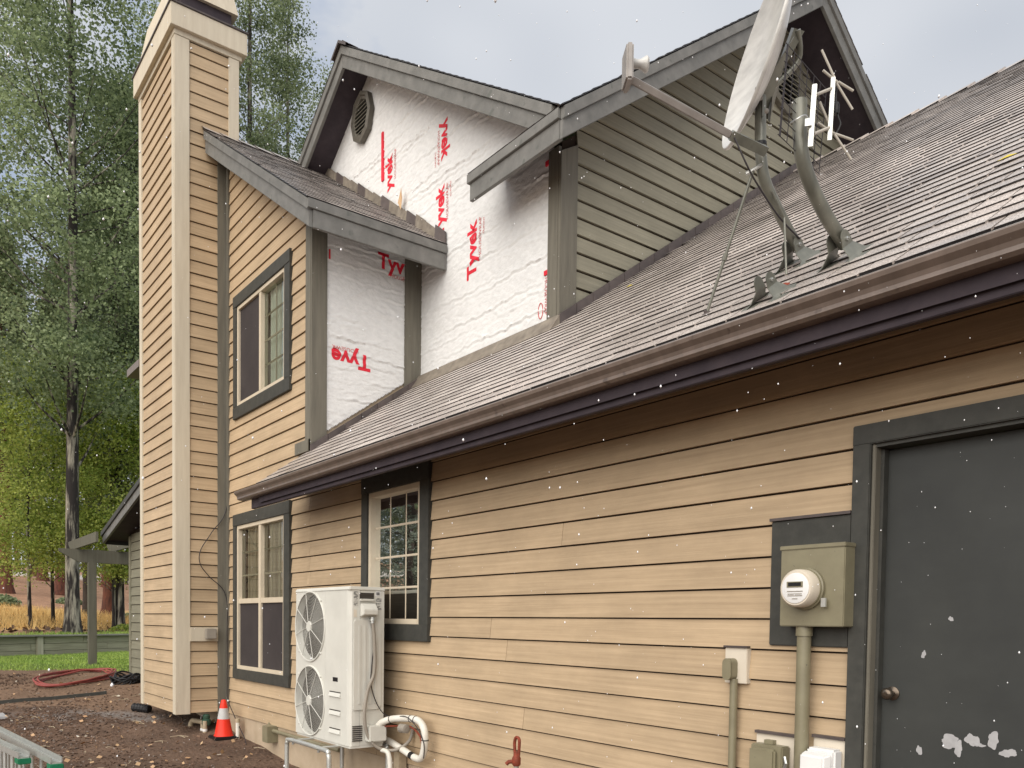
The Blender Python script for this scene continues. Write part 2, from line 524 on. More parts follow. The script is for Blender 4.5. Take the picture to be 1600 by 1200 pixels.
def smooth_path(pts, n=6):
    """Catmull-Rom through pts"""
    P = [Vector(p) for p in pts]
    out = []
    for i in range(len(P) - 1):
        p0, p1, p2, p3 = P[max(0, i - 1)], P[i], P[i + 1], P[min(len(P) - 1, i + 2)]
        for k in range(n):
            t = k / n
            out.append(0.5 * ((2 * p1) + (p2 - p0) * t + (2 * p0 - 5 * p1 + 4 * p2 - p3) * t * t + (3 * p1 - p0 - 3 * p2 + p3) * t ** 3))
    out.append(P[-1])
    return out

def text_mesh(name, body, size, origin, right, upv, m, parent, bold=0.0, length=None, depth=0.0015, conform=None):
    """flat print: text turned to a mesh lying in the plane (right, upv)"""
    cu = bpy.data.curves.new(name, 'FONT')
    cu.body = body
    cu.size = size
    cu.offset = bold
    cu.extrude = depth
    cu.resolution_u = 3
    o = bpy.data.objects.new(name + '_tmp', cu)
    COL.objects.link(o)
    dg = bpy.context.evaluated_depsgraph_get()
    dg.update()
    me = bpy.data.meshes.new_from_object(o.evaluated_get(dg))
    bpy.data.objects.remove(o)
    r, u = Vector(right), Vector(upv)
    n = r.cross(u)
    xs = [v.co.x for v in me.vertices]
    k = 1.0 if not length or not xs else length / max(1e-6, max(xs) - min(xs))
    for v in me.vertices:
        c = v.co.copy()
        v.co = r * c.x * k + u * c.y + n * c.z
    if conform is not None:
        bm = bmesh.new()
        bm.from_mesh(me)
        bmesh.ops.remove_doubles(bm, verts=bm.verts, dist=1e-5)
        bmesh.ops.triangulate(bm, faces=bm.faces)
        for _ in range(4):
            le = [e for e in bm.edges if e.calc_length() > 0.022]
            if not le: break
            bmesh.ops.subdivide_edges(bm, edges=le, cuts=1, use_grid_fill=False)
            bmesh.ops.triangulate(bm, faces=bm.faces)
        for v in bm.verts:
            v.co += n * conform(v.co + Vector(origin))
        bm.to_mesh(me)
        bm.free()
    me.materials.clear()
    me.materials.append(M[m])
    me.name = name
    ob = bpy.data.objects.new(name, me)
    link(ob, origin, parent)
    return ob

# ------------------------------------------------------------------ ground
FX, FY = -0.7914, 0.6113
WA, WT, WN = np.array((-22.615, -1.289)), np.array((-0.567, 0.824)), np.array((-0.824, -0.567))
def dep2(x, y):
    return x * FX + (y + 3.546) * FY
def sbey(x, y):
    return (x - WA[0]) * WN[0] + (y - WA[1]) * WN[1]
def wob(x, y, a, f, ph=0.0):
    return a * (np.sin(f * x + 1.3 * ph) * np.cos(f * 0.83 * y + ph) + 0.5 * np.sin(2.3 * f * x - 1.7 * f * y + ph * 2))
def low_z(x, y):
    d = dep2(x, y)
    z = np.interp(d, [-50, 3, 8.5, 10, 12, 14, 15.8, 19, 26], [-0.25, 0.0, 0.0, 0.1, 0.30, 0.52, 0.64, 0.62, 0.62])
    z = z + wob(x, y, 0.018, 1.7) + wob(x, y, 0.008, 5.1, 2.0)
    return z
def hill_z(x, y):
    s = sbey(x, y)
    z = np.interp(s, [-5, 0, 4, 17, 29, 48, 80, 200, 500], [1.1, 1.1, 1.2, 1.95, 3.1, 5.3, 8.6, 17, 30])
    return z + wob(x, y, 0.03, 0.9, 1.0) * np.clip(s, 0, 1)
def gz(x, y):
    return float(hill_z(x, y)) if sbey(x, y) > 0.05 else float(low_z(x, y))

def ground_material(name, zones):
    """zones: list of (attr, colA, colB); first is the base"""
    m, t, b = base(name, rough=0.85, spec=0.25)
    l = t.links.new
    g = N(t, 'ShaderNodeNewGeometry')
    n1 = N(t, 'ShaderNodeTexNoise'); n1.inputs['Scale'].default_value = 26; n1.inputs['Detail'].default_value = 6
    n2 = N(t, 'ShaderNodeTexNoise'); n2.inputs['Scale'].default_value = 1.7; n2.inputs['Detail'].default_value = 5
    vo = N(t, 'ShaderNodeTexVoronoi'); vo.inputs['Scale'].default_value = 30
    for q in (n1, n2, vo):
        l(g.outputs['Position'], q.inputs['Vector'])
    def two(a, bb):
        r = N(t, 'ShaderNodeValToRGB')
        r.color_ramp.elements[0].position = 0.36
        r.color_ramp.elements[1].position = 0.64
        r.color_ramp.elements[0].color = (*a, 1)
        r.color_ramp.elements[1].color = (*bb, 1)
        ad = N(t, 'ShaderNodeMath', operation='ADD')
        mu = N(t, 'ShaderNodeMath', operation='MULTIPLY'); mu.inputs[1].default_value = 0.55
        mu2 = N(t, 'ShaderNodeMath', operation='MULTIPLY'); mu2.inputs[1].default_value = 0.45
        l(n1.outputs['Fac'], mu.inputs[0]); l(n2.outputs['Fac'], mu2.inputs[0])
        l(mu.outputs[0], ad.inputs[0]); l(mu2.outputs[0], ad.inputs[1])
        l(ad.outputs[0], r.inputs['Fac'])
        return r.outputs['Color']
    col = two(zones[0][1], zones[0][2])
    for at, a, bb in zones[1:]:
        A = N(t, 'ShaderNodeAttribute', attribute_name=at)
        ad = N(t, 'ShaderNodeMath', operation='ADD')
        sb = N(t, 'ShaderNodeMath', operation='SUBTRACT'); sb.inputs[1].default_value = 0.5
        l(n2.outputs['Fac'], sb.inputs[0])
        l(A.outputs['Fac'], ad.inputs[0]); l(sb.outputs[0], ad.inputs[1])
        r = N(t, 'ShaderNodeValToRGB')
        r.color_ramp.elements[0].position = 0.42
        r.color_ramp.elements[1].position = 0.58
        l(ad.outputs[0], r.inputs['Fac'])
        mx = N(t, 'ShaderNodeMix', data_type='RGBA')
        l(r.outputs['Color'], mx.inputs['Factor'])
        l(col, mx.inputs[6])
        l(two(a, bb), mx.inputs[7])
        col = mx.outputs[2]
    l(col, b.inputs['Base Color'])
    bp = N(t, 'ShaderNodeBump')
    bp.inputs['Strength'].default_value = 0.8
    bp.inputs['Distance'].default_value = 0.03
    l(n1.outputs['Fac'], bp.inputs['Height'])
    l(bp.outputs['Normal'], b.inputs['Normal'])
    return m
M['ground'] = ground_material('mulch ground', [('', (0.072, 0.046, 0.033), (0.175, 0.113, 0.079)),
    ('gravel', (0.30, 0.27, 0.25), (0.12, 0.10, 0.09)), ('dirt', (0.25, 0.16, 0.105), (0.14, 0.09, 0.06)), ('lawn', (0.09, 0.15, 0.03), (0.17, 0.22, 0.05))])
M['hill'] = ground_material('hillside', [('', (0.46, 0.27, 0.165), (0.2, 0.11, 0.07)),
    ('straw', (0.66, 0.46, 0.2), (0.5, 0.31, 0.13)), ('lawn', (0.10, 0.16, 0.03), (0.17, 0.22, 0.05)), ('pale', (0.6, 0.55, 0.5), (0.45, 0.4, 0.36))])

def sheet(name, us, vs, pos, m, attrs):
    Ug, Vg = np.meshgrid(us, vs, indexing='ij')
    X, Y, Z = pos(Ug, Vg)
    n, k = Ug.shape
    idx = np.arange(n * k).reshape(n, k)
    F = np.stack([idx[:-1, :-1], idx[1:, :-1], idx[1:, 1:], idx[:-1, 1:]], -1).reshape(-1, 4)
    me = bpy.data.meshes.new(name)
    me.from_pydata(np.stack([X, Y, Z], -1).reshape(-1, 3).tolist(), [], F.tolist())
    for an, fn in attrs.items():
        a = me.attributes.new(an, 'FLOAT', 'POINT')
        a.data.foreach_set('value', fn(X, Y).astype(np.float32).ravel())
    me.materials.append(M[m])
    for p in me.polygons:
        p.use_smooth = True
    o = bpy.data.objects.new(name, me)
    link(o, (0, 0, 0), None)
    o['kind'] = 'structure'
    return o
def ax(fine0, fine1, step, far):
    a = np.arange(fine0, fine1 + 1e-6, step)
    g = np.cumsum(step * 1.35 ** np.arange(1, 40))
    hi = fine1 + g[g < far]
    lo = fine0 - g[g < far][::-1]
    return np.concatenate([lo, a, hi])
def pos_low(D, Lt):
    X = D * FX + Lt * FY
    Y = -3.546 + D * FY - Lt * FX
    Z = low_z(X, Y) - np.clip(sbey(X, Y) - 0.25, 0, 1.0) * 0.8
    return X, Y, Z
sm = lambda a, b, x: np.clip((x - a) / (b - a), 0, 1)
sheet('ground', ax(3, 24, 0.14, 320), ax(-20, 4, 0.14, 320), pos_low, 'ground', {
    'lawn': lambda x, y: sm(14.8, 15.6, dep2(x, y)) + 0 * x,
    'dirt': lambda x, y: sm(11.0, 12.2, dep2(x, y)) * 0.95,
    'gravel': lambda x, y: 0.55 * np.exp(-((dep2(x, y) - 11.2) / 1.0) ** 2) * np.clip(1.2 - np.abs(y + 1.2) * 0.5, 0, 1)})
def pos_hill(S, T):
    X = WA[0] + S * WN[0] + T * WT[0]
    Y = WA[1] + S * WN[1] + T * WT[1]
    return X, Y, hill_z(X, Y)
sheet('hillside', np.concatenate([np.array([0.04]), np.arange(0.3, 20, 0.35), np.arange(20, 60, 1.0), np.arange(60, 480, 8)]), ax(-4, 16, 0.3, 420), pos_hill, 'hill', {
    'straw': lambda x, y: sm(2.2, 3.5, sbey(x, y)) * (1 - 0.7 * sm(13, 18, sbey(x, y))),
    'lawn': lambda x, y: 1 - sm(0.5, 1.6, sbey(x, y)),
    'pale': lambda x, y: 0.9 * np.exp(-((sbey(x, y) - 52) / 7) ** 2)})

# ------------------------------------------------------------------ the house
XC, YC, X1, Y1, X2 = -10.555, -0.62, -7.967, 1.266, -5.604
XCL = -12.2
E_ = 0.155
house = thing('house', (-7.0, 3.0, 0.0), 'two storey house with tan lap siding, white wrapped walls and grey shingle roofs', 'house')

def boards(part, axis, plane, aL, aR, z0, z1, holes, m, name='siding_board', split=0.0, gap=0.0095):
    """one lap board per course; axis 'x' faces -Y at y=plane, axis 'y' faces +X at x=plane"""
    k = 0
    z = z0
    while z < z1 - 0.02:
        zt = min(z + E_ - gap, z1)
        zm = (z + zt) / 2
        segs = [(aL(z), aR(z), aL(zt), aR(zt))]
        for h0, h1, hz0, hz1 in holes:
            if zt > hz0 + 0.001 and z < hz1 - 0.001:
                new = []
                for a, b, c, d in segs:
                    if h0 > a and h0 < b:
                        new.append((a, h0, c, h0))
                        if h1 < b: new.append((h1, b, h1, d))
                    elif h1 > a and h1 < b:
                        new.append((h1, b, h1, d))
                    elif h1 <= a or h0 >= b:
                        new.append((a, b, c, d))
                segs = new
        out = []
        for sg in segs:
            a, b, c, d = sg
            if split and b - a > 3.0 and random.random() < split:
                q = random.uniform(a + 0.8, b - 0.8)
                out += [(a, q - 0.002, c, q - 0.002), (q + 0.002, b, q + 0.002, d)]
            else:
                out.append(sg)
        for a, b, c, d in out:
            if d - c < 0.0: d = c = (c + d) / 2
            if b - a < 0.03: continue
            jt = random.uniform(-0.001, 0.001)
            tb, tt = 0.021 + jt, 0.006
            mb = MB()
            if axis == 'x':
                lo = [(a, plane - tb, z + jt), (b, plane - tb, z + jt), (b, plane, z), (a, plane, z)]
                hi = [(c, plane - tt, zt), (d, plane - tt, zt), (d, plane, zt), (c, plane, zt)]
            else:
                lo = [(plane + tb, a, z + jt), (plane + tb, b, z + jt), (plane, b, z), (plane, a, z)]
                hi = [(plane + tt, c, zt), (plane + tt, d, zt), (plane, d, zt), (plane, c, zt)]
            put(name, mb.hexa(lo, hi), m, part)
        k += 1
        z += E_

def wall_core(name, axis, plane, a0, a1, z0, z1, holes, m, thick=0.10):
    """sheathing with openings"""
    xs = sorted({a0, a1, *[h for H in holes for h in H[:2]]})
    zs = sorted({z0, z1, *[h for H in holes for h in H[2:]]})
    mb = MB()
    for i in range(len(xs) - 1):
        for j in range(len(zs) - 1):
            cx, cz = (xs[i] + xs[i + 1]) / 2, (zs[j] + zs[j + 1]) / 2
            if any(h[0] < cx < h[1] and h[2] < cz < h[3] for h in holes): continue
            if axis == 'x': mb.box(xs[i], xs[i + 1], plane, plane + thick, zs[j], zs[j + 1])
            else: mb.box(plane - thick, plane, xs[i], xs[i + 1], zs[j], zs[j + 1])
    return put(name, mb, m, house)

const = lambda v: (lambda z: v)
# openings (x0, x1, z0, z1) of the vinyl frames
WU = (-10.14, -8.64, 4.17, 5.375)
WLo = (-10.14, -8.64, 0.955, 2.715)
W2 = (-6.70, -5.80, 1.545, 2.715)
DR = (-1.94, -0.99, 0.36, 2.385)

# ground-floor wall and the wall of the left block are one plane
gw = wall_core('garage_wall', 'x', 0.0, X1, 2.0, 0.364, 3.2, [W2, DR], 'joint_shade')
put('foundation', Box(-13.1, -2.0, -0.006, 0.12, -0.1, 0.362), 'concrete', house)
put('foundation', Box(-.95, 2.0, -0.006, 0.12, -0.1, 0.362), 'concrete', house)
boards(gw, 'x', 0.0, const(-8.0), const(1.95), 0.37, 3.17, [(W2[0] - .04, W2[1] + .04, W2[2] - .03, W2[3] + .03), (DR[0] - .05, DR[1] + .05, 0.0, DR[3] - .005), (-2.44, -1.98, 1.62, 2.06)], 'tan_x', split=0.45)
lw = wall_core('window_wall', 'x', 0.0, -13.1, X1, 0.364, 5.5, [WU, WLo], 'joint_shade')
put('gable_sheathing', MB().prism([(-13.1, 0, 5.5), (X1, 0, 5.5), (-10.55, 0, 7.2)], (0, 0.1, 0)), 'joint_shade', lw)
def Ltop(x):
    return 5.56 + 0.655 * (3.10 - abs(x + 10.55))
def gable_r(z):            # right end of a board under the left block's rake
    return min(X1 - 0.10, -10.55 + 3.10 - (z + 0.12 - 5.56) / 0.655)
boards(lw, 'x', 0.0, const(-10.53), gable_r, 0.37, 7.40, [(WU[0] - .05, WU[1] + .05, WU[2] - .03, WU[3] + .03), (WLo[0] - .05, WLo[1] + .05, WLo[2] - .03, WLo[3] + .03)], 'tan_x')
# fill the lower course between the post line and garage boards
boards(lw, 'x', 0.0, const(X1 - 0.10), const(-8.004), 0.37, 3.10, [], 'tan_x', name='siding_board')

def wall_post(name, mb, m='post', parent=None):
    return put(name, mb, m, parent or house, bevel=0.004)
# corner posts (z limits follow the garage roof)
wall_post('corner_post', Box(-8.095, X1, -0.034, 0.0, 3.42, 5.62))
wall_post('corner_post', MB().hexa([(X1, -0.034, 3.36), (X1 + .034, -0.034, 3.36), (X1 + .034, 0.135, 3.47), (X1, 0.135, 3.47)], [(X1, -0.034, 5.60), (X1 + .034, -0.034, 5.60), (X1 + .034, 0.135, 5.60), (X1, 0.135, 5.60)]))
wall_post('corner_post', MB().hexa([(X1, 1.05, 4.10), (X1 + .036, 1.05, 4.10), (X1 + .036, 1.262, 4.22), (X1, 1.262, 4.22)], [(X1, 1.05, 5.58), (X1 + .036, 1.05, 5.58), (X1 + .036, 1.262, 5.58), (X1, 1.262, 5.58)]))
wall_post('corner_post', Box(-5.745, X2, Y1 - 0.036, Y1, 4.27, 5.76))
wall_post('corner_post', MB().hexa([(X2, Y1 - .036, 4.26), (X2 + .034, Y1 - .036, 4.26), (X2 + .034, 1.43, 4.38), (X2, 1.43, 4.38)], [(X2, Y1 - .036, 5.70), (X2 + .034, Y1 - .036, 5.70), (X2 + .034, 1.43, 5.82), (X2, 1.43, 5.82)]))
# dark inner corner board by the chimney
wall_post('corner_post', Box(XC, XC + 0.03, -0.135, 0.0, 0.30, 7.36), 'post')
wall_post('corner_post', Box(XC + 0.032, XC + 0.10, -0.034, 0.0, 0.36, 7.30), 'post')

# --- olive gable wall facing +X
NR, NZ, NS = 4.463, 8.41, 0.743          # ridge y, ridge top z, slope
def Ntop(y):
    return NZ - NS * abs(y - NR)
ng = put('gable_wall', MB().prism([(X2, Y1, 3.2), (X2, 7.7, 3.2), (X2, 7.7, 5.8), (X2, NR, 8.2), (X2, Y1, 5.8)], (-0.1, 0, 0)), 'joint_shade', house)
boards(ng, 'y', X2, lambda z: max(1.43, NR - (NZ - 0.12 - z) / NS), lambda z: min(7.6, NR + (NZ - 0.12 - z) / NS), 0.40 + 25 * E_, 8.2, [], 'green_y', gap=.016)
# --- wing wall, far left
ww = wall_core('wing_wall', 'x', 0.0, -15.65, -13.1, 0.3, 3.1, [], 'joint_shade')
boards(ww, 'x', 0.0, const(-15.56), const(-13.1), 0.56, 3.05, [(-14.62, -13.3, 0.95, 2.75)], 'green_x')
wall_post('corner_post', Box(-15.67, -15.55, -0.03, 0.0, 0.5, 3.0), 'green_x')
put('wing_side_wall', Box(-15.65, -15.55, 0.0, 5.0, 0.3, 3.05), 'green_x', house)
wall_post('window_trim', Box(-14.66, -14.54, -0.036, 0.0, 0.87, 2.8), 'trim')
put('wing_pane', Box(-14.54, -13.3, -0.01, 0.0, 0.95, 2.75), 'screen', house)

# --- house-wrapped walls: real wrinkled sheets
WRAPF = {}
def wrap_sheet(name, axis, plane, a0, a1, z0, z1, inside, step, seed, base_mat='concrete'):
    r = np.random.default_rng(seed)
    A = np.arange(a0, a1 + 1e-6, step)
    Z = np.arange(z0, z1 + 1e-6, step)
    Ag, Zg = np.meshgrid(A, Z, indexing='ij')
    h = np.zeros_like(Ag)
    nr = int((z1 - z0) / 0.155) + 1
    for i in range(nr):
        for rep_ in range(2):
            zc = z0 + i * 0.155 + r.uniform(-0.012, 0.012) + rep_ * r.uniform(0.02, 0.09)
            sl = r.uniform(-0.02, 0.025)
            c0, hw = r.uniform(a0, a1), r.uniform(0.5, 1.6) if rep_ == 0 else r.uniform(0.15, 0.5)
            f1, f2, f3 = r.uniform(5, 9), r.uniform(18, 32), r.uniform(45, 70)
            p = r.uniform(0, 6, 4)
            line = zc + sl * (Ag - c0) + 0.010 * np.sin(Ag * f1 + p[0]) + 0.008 * np.sin(Ag * f2 + p[1]) + 0.004 * np.sin(Ag * f3 + p[2])
            env = np.exp(-((Ag - c0) / hw) ** 4) if rep_ else 0.35 + 0.65 * np.clip(np.sin(Ag * r.uniform(1.2, 2.6) + p[3]) + 0.4, 0, 1)
            amp = r.uniform(0.006, 0.0125) * env
            q = (Zg - line)
            h += amp * (np.exp(-(q / 0.009) ** 2) - 0.8 * np.exp(-((q + 0.015) / 0.011) ** 2))
    for i in range(nr * 5):
        ac, zc = r.uniform(a0, a1), r.uniform(z0, z1)
        th = r.uniform(-0.6, 0.8)
        u = (Ag - ac) * math.cos(th) + (Zg - zc) * math.sin(th)
        v = -(Ag - ac) * math.sin(th) + (Zg - zc) * math.cos(th)
        h += r.uniform(-0.006, 0.009) * np.exp(-(u / r.uniform(0.05, 0.2)) ** 2 - (v / r.uniform(0.008, 0.016)) ** 2)
    h = 0.014 + np.clip(h, -0.012, 0.03)
    n, k = Ag.shape
    idx = np.arange(n * k).reshape(n, k)
    F = np.stack([idx[:-1, :-1], idx[1:, :-1], idx[1:, 1:], idx[:-1, 1:]], -1).reshape(-1, 4)
    ca, cz = (Ag[:-1, :-1] + step / 2).ravel(), (Zg[:-1, :-1] + step / 2).ravel()
    F = F[np.array([inside(a, z) for a, z in zip(ca, cz)])]
    if axis == 'x': V = np.stack([Ag, plane - h, Zg], -1).reshape(-1, 3)
    else:
        V = np.stack([plane + h, Ag, Zg], -1).reshape(-1, 3)
    used = np.unique(F)
    mp = -np.ones(len(V), dtype=int)
    mp[used] = np.arange(len(used))
    mb = MB()
    mb.v, mb.f = V[used].tolist(), mp[F].tolist()
    o = put(name, mb, 'wrap', house, smooth=80, recalc=False)
    def hfun(a, z):
        i = int(np.clip((a - a0) / step, 0, n - 2)); j = int(np.clip((z - z0) / step, 0, k - 2))
        return float(h[i:i + 2, j:j + 2].max())
    WRAPF[o.name] = (axis, hfun)
    return o
TR, TZ, TS = -9.21, 8.40, 0.655
def Ttop(x):
    return TZ - TS * abs(x - TR)
tw = put('gable_wall', MB().prism([(-12.8, Y1, 3.2), (X2, Y1, 3.2), (X2, Y1, 5.7), (TR, Y1, 8.2), (-12.8, Y1, 5.85)], (0, 0.1, 0)), 'concrete', house)
wr1 = wrap_sheet('house_wrap', 'x', Y1, -11.0, -5.70, 4.2, 8.2, lambda x, z: z < Ttop(x) - 0.17 and (x > X1 or z > Ltop(x) - 0.1) and z > 4.26 + 0.02 * math.sin(x * 7), 0.0125, 3)
bw = put('block_side_wall', Box(X1 - 0.1, X1, 0.1, Y1, 3.2, 5.6), 'concrete', house)
wr2 = wrap_sheet('house_wrap', 'y', X1, 0.12, 1.08, 3.42, 5.62, lambda y, z: z > 3.42 + 0.72 * y, 0.0125, 5)
tag(wr1, 'white house wrap with red print on the gable wall')
tag(wr2, 'white house wrap with red print beside the upper window')

# printed words on the wrap
PX, PZ = (1, 0, 0), (0, 0, 1)
NXx, NZz, PY, NYy = (-1, 0, 0), (0, 0, -1), (0, 1, 0), (0, -1, 0)
yT = Y1 - 0.002
def word(body, size, org, r, u, par, length=None, m='red', bold=0.0075):
    ax_, hf = WRAPF[par.name]
    text_mesh('lettering', body, size, org, r, u, m, par, bold=bold, length=length, depth=0.0, conform=(lambda v: hf(v.x if ax_ == 'x' else v.y, v.z)))
word('Tyvek', 0.225, (-6.885, yT, 5.045), PZ, NXx, wr1, 0.57)
word('HOUSEWRAP', 0.058, (-6.80, yT, 5.20), PZ, NXx, wr1, 0.40, 'redlight', 0.0)
word('DUPONT', 0.035, (-6.745, yT, 5.42), PZ, NXx, wr1, 0.16, 'redlight', 0.0)
word('Tyvek', 0.225, (-7.49, yT, 5.66), PZ, NXx, wr1, 0.55)
word('HOUSEWRAP', 0.058, (-7.405, yT, 5.80), PZ, NXx, wr1, 0.38, 'redlight', 0.0)
word('DUPONT', 0.035, (-7.35, yT, 6.02), PZ, NXx, wr1, 0.16, 'redlight', 0.0)
word('yvek', 0.225, (-7.545, yT, 6.86), NZz, PX, wr1, 0.42)
word('HOUSEWRAP', 0.058, (-7.625, yT, 6.80), NZz, PX, wr1, 0.36, 'redlight', 0.0)
word('DUPONT', 0.035, (-7.68, yT, 6.60), NZz, PX, wr1, 0.16, 'redlight', 0.0)
word('yvek', 0.225, (-8.61, yT, 6.60), PZ, NXx, wr1, 0.42)
word('HOUSEWRAP', 0.058, (-8.52, yT, 6.68), PZ, NXx, wr1, 0.34, 'redlight', 0.0)
word('DUPONT', 0.035, (-9.52, yT, 7.80), PZ, NXx, wr1, 0.16, 'redlight', 0.0)
word('HOUSEWRAP', 0.055, (-5.795, yT, 4.68), NZz, PX, wr1, 0.33, 'redlight', 0.0)
put('printed_bar', MB().hexa([(-8.845, yT - .03, 6.77), (-8.795, yT - .024, 6.77), (-8.795, yT, 6.77), (-8.845, yT, 6.77)], [(-8.86, yT - .024, 7.34), (-8.815, yT - .03, 7.34), (-8.815, yT, 7.34), (-8.86, yT, 7.34)]), 'red', wr1)
put('printed_bar', Box(-5.80, -5.748, yT - .026, yT, 4.695, 4.735), 'red', wr1)
put('printed_bar', Box(-5.80, -5.752, yT - .026, yT, 5.66, 5.70), 'red', wr1)
put('printed_ring', MB().tube([(-5.85 + 0.032 * math.cos(t), yT - .016, 4.40 + 0.07 * math.sin(t)) for t in np.linspace(0, 2 * math.pi, 25)[:-1]], 0.004, 4, closed=True), 'redlight', wr1)
xT = X1 + 0.002
word('Tyve', 0.225, (xT, 0.635, 4.375), NYy, NZz, wr2, 0.45)
word('HOUSEWR', 0.055, (xT, 0.50, 4.415), NYy, NZz, wr2, 0.30, 'redlight', 0.0)
word('Tyv', 0.225, (xT, 0.72, 5.345), PY, PZ, wr2, 0.33)
word('HOUSE', 0.055, (xT, 0.87, 5.275), PY, PZ, wr2, 0.17, 'redlight', 0.0)
put('printed_bar', Box(xT - .002, xT + .02, 0.158, 0.172, 5.27, 5.37), 'red', wr2)

# --- plain walls round the back of the garage
put('garage_side_wall', MB().prism([(1.9, .1, -.1), (1.9, 10.0, -.1), (1.9, 10.0, 2.7), (1.9, 4.76, 6.5), (1.9, .1, 3.2)], (.1, 0, 0)), 'tan_y', house)
put('garage_rear_wall', Box(-5.6, 1.9, 9.9, 10.0, -.1, 2.7), 'tan_x', house)
# --- foundation shows below the boards: wall cores carry it

# --- chimney
ch = put('chimney', Box(XCL, XC, YC, 0.13, 0.385, 8.7), 'joint_shade', house)
boards(ch, 'x', YC, const(XCL + 0.10), const(XC - 0.10), 0.39, 8.56, [], 'tan_x', gap=.011)
boards(ch, 'y', XC, const(YC + 0.14), const(-0.13), 0.39, 0.39 + 45 * E_, [], 'tan_y', gap=.011)
boards(ch, 'y', XC, const(YC + 0.14), const(0.0), 0.39 + 45 * E_, 8.56, [], 'tan_y', gap=.011)
def cb(*a): return put('corner_board', Box(*a), 'cream', ch, bevel=0.004)
cb(XC - 0.10, XC + 0.004, YC - 0.032, YC, 0.375, 8.57)
cb(XC + 0.005, XC + 0.032, YC - 0.032, YC + 0.145, 0.375, 8.57)
cb(XCL - 0.03, XCL + 0.10, YC - 0.032, YC, 0.375, 8.57)
cb(XC, XC + 0.032, 0.0, 0.13, 7.3, 8.57)
def ring(name, o, z0, z1, m, par):
    mb = MB().box(XCL - o, XC + o, YC - o, 0.13 + o, z0, z1)
    return put(name, mb, m, par, bevel=0.004)
ring('frieze', 0.034, 8.575, 8.685, 'cream', ch)
ring('cap_band', 0.085, 8.64, 8.90, 'cream', ch)
ring('cap_flashing', 0.10, 8.90, 8.925, 'flash', ch)
put('spark_screen', Box(XCL + .12, XC - .02, YC + .06, 0.05, 8.92, 9.15), 'soffit', ch)
put('cap_lid', MB().hexa([(XCL + .02, YC - .02, 9.12), (XC + .03, YC - .02, 9.12), (XC + .03, .12, 9.12), (XCL + .02, .12, 9.12)], [(XCL + .1, YC + .05, 9.5), (XC - .05, YC + .05, 9.5), (XC - .05, .05, 9.5), (XCL + .1, .05, 9.5)]), 'cream', ch)
put('outlet_block', Box(XC, XC + 0.045, -0.478, -0.136, 1.285, 1.46), 'cream', ch, bevel=0.003)
put('outlet_cover', Box(XC + 0.046, XC + 0.13, -0.305, -0.18, 1.315, 1.445), 'hosegrey', ch, bevel=0.008)

# --- roofs
def slab(name, poly, thick, m='soffit', parent=None):
    return put(name, MB().prism(poly, (0, 0, -thick)), m, parent or house)
GS, GZ0 = 0.72, 3.31
GE, GRY, GXL, GXR = -0.55, 4.76, -8.08, 2.15
def Gtop(y):
    return GZ0 + GS * y
dk = 0.022
def gp(x, y): return (x, y, Gtop(y) - dk)
g_roof = slab('garage_roof', [gp(GXL, GE + .03), gp(GXR, GE + .03), gp(GXR, GRY), gp(X2 - .05, GRY), gp(X2 - .05, Y1 + .05), gp(X1 - .05, Y1 + .05), gp(X1 - .05, 0.02), gp(GXL, 0.02)], 0.18)
slab('rear_roof', [(GXR, GRY, Gtop(GRY) - dk), (X2, GRY, Gtop(GRY) - dk), (X2, 10.2, 2.8), (GXR, 10.2, 2.8)], 0.18, 'shingle', g_roof)

def shingle_mesh(w, e, t, r, name):
    """one tab, local x along eave, y up slope, z normal; butt edge at y=0"""
    g = 0.005
    v = [(g, 0, 0.0), (w - g, 0, 0.0), (w - g, e * 1.25, -0.004), (g, e * 1.25, -0.004), (g, 0, t), (w - g, 0, t), (w - g, e * 1.25, 0.002), (g, e * 1.25, 0.002)]
    me = bpy.data.meshes.new(name)
    me.from_pydata(v, [], [(3, 2, 1, 0), (4, 5, 6, 7), (0, 1, 5, 4), (1, 2, 6, 5), (2, 3, 7, 6), (3, 0, 4, 7)])
    a = me.attributes.new('rnd', 'FLOAT', 'FACE')
    a.data.foreach_set('value', np.array([r, r, -1, 0, 0, 0], dtype=np.float32))  # front face takes the dark stop: butt shadow line put into the colour
    me.materials.append(M['shingle'])
    return me
def lay(O, u, v, width, length, tab, ex, keep, seed):
    """grid of tabs: returns list of (pos, w, t, rnd)"""
    r = np.random.default_rng(seed)
    out = []
    nc = int(length / ex) + 1
    for c in range(nc):
        q = -r.uniform(0, tab)
        while q < width:
            w = tab * r.choice([0.45, 0.65, 0.9, 1.1])
            a, b = max(q, 0), min(q + w, width)
            if b - a > 0.03 and keep((a + b) / 2, (c + 0.5) * ex):
                out.append((a, c * ex, b - a, float(r.choice([0.0095, 0.010, 0.0105, 0.012])), float(r.uniform(0, 1))))
            q += w
    return out
def stuff_shingles(name, O, u, v, tabs, ex, parent):
    O, u, v = np.array(O), np.array(Vector(u).normalized()), np.array(Vector(v).normalized())
    n = np.cross(u, v)
    if n[2] < 0: n = -n
    V, R = [], []
    g = 0.005
    for a, b, w, t, r in tabs:
        P = lambda i, j, k: O + u * (a + i) + v * (b + j) + n * k
        p = [P(g, 0, 0), P(w - g, 0, 0), P(w - g, ex * 1.25, -.004), P(g, ex * 1.25, -.004), P(g, 0, t), P(w - g, 0, t), P(w - g, ex * 1.25, .002), P(g, ex * 1.25, .002)]
        for f in ((4, 5, 6, 7), (0, 1, 5, 4), (1, 2, 6, 5), (3, 0, 4, 7)):
            V.append([p[i] for i in f])
            R.append(r if f[0] == 4 else -1.0)  # edge faces take the dark stop, standing in for course shadow lines
    return quads(name, np.array(V), 'shingle', parent, np.array(R), kind='stuff')
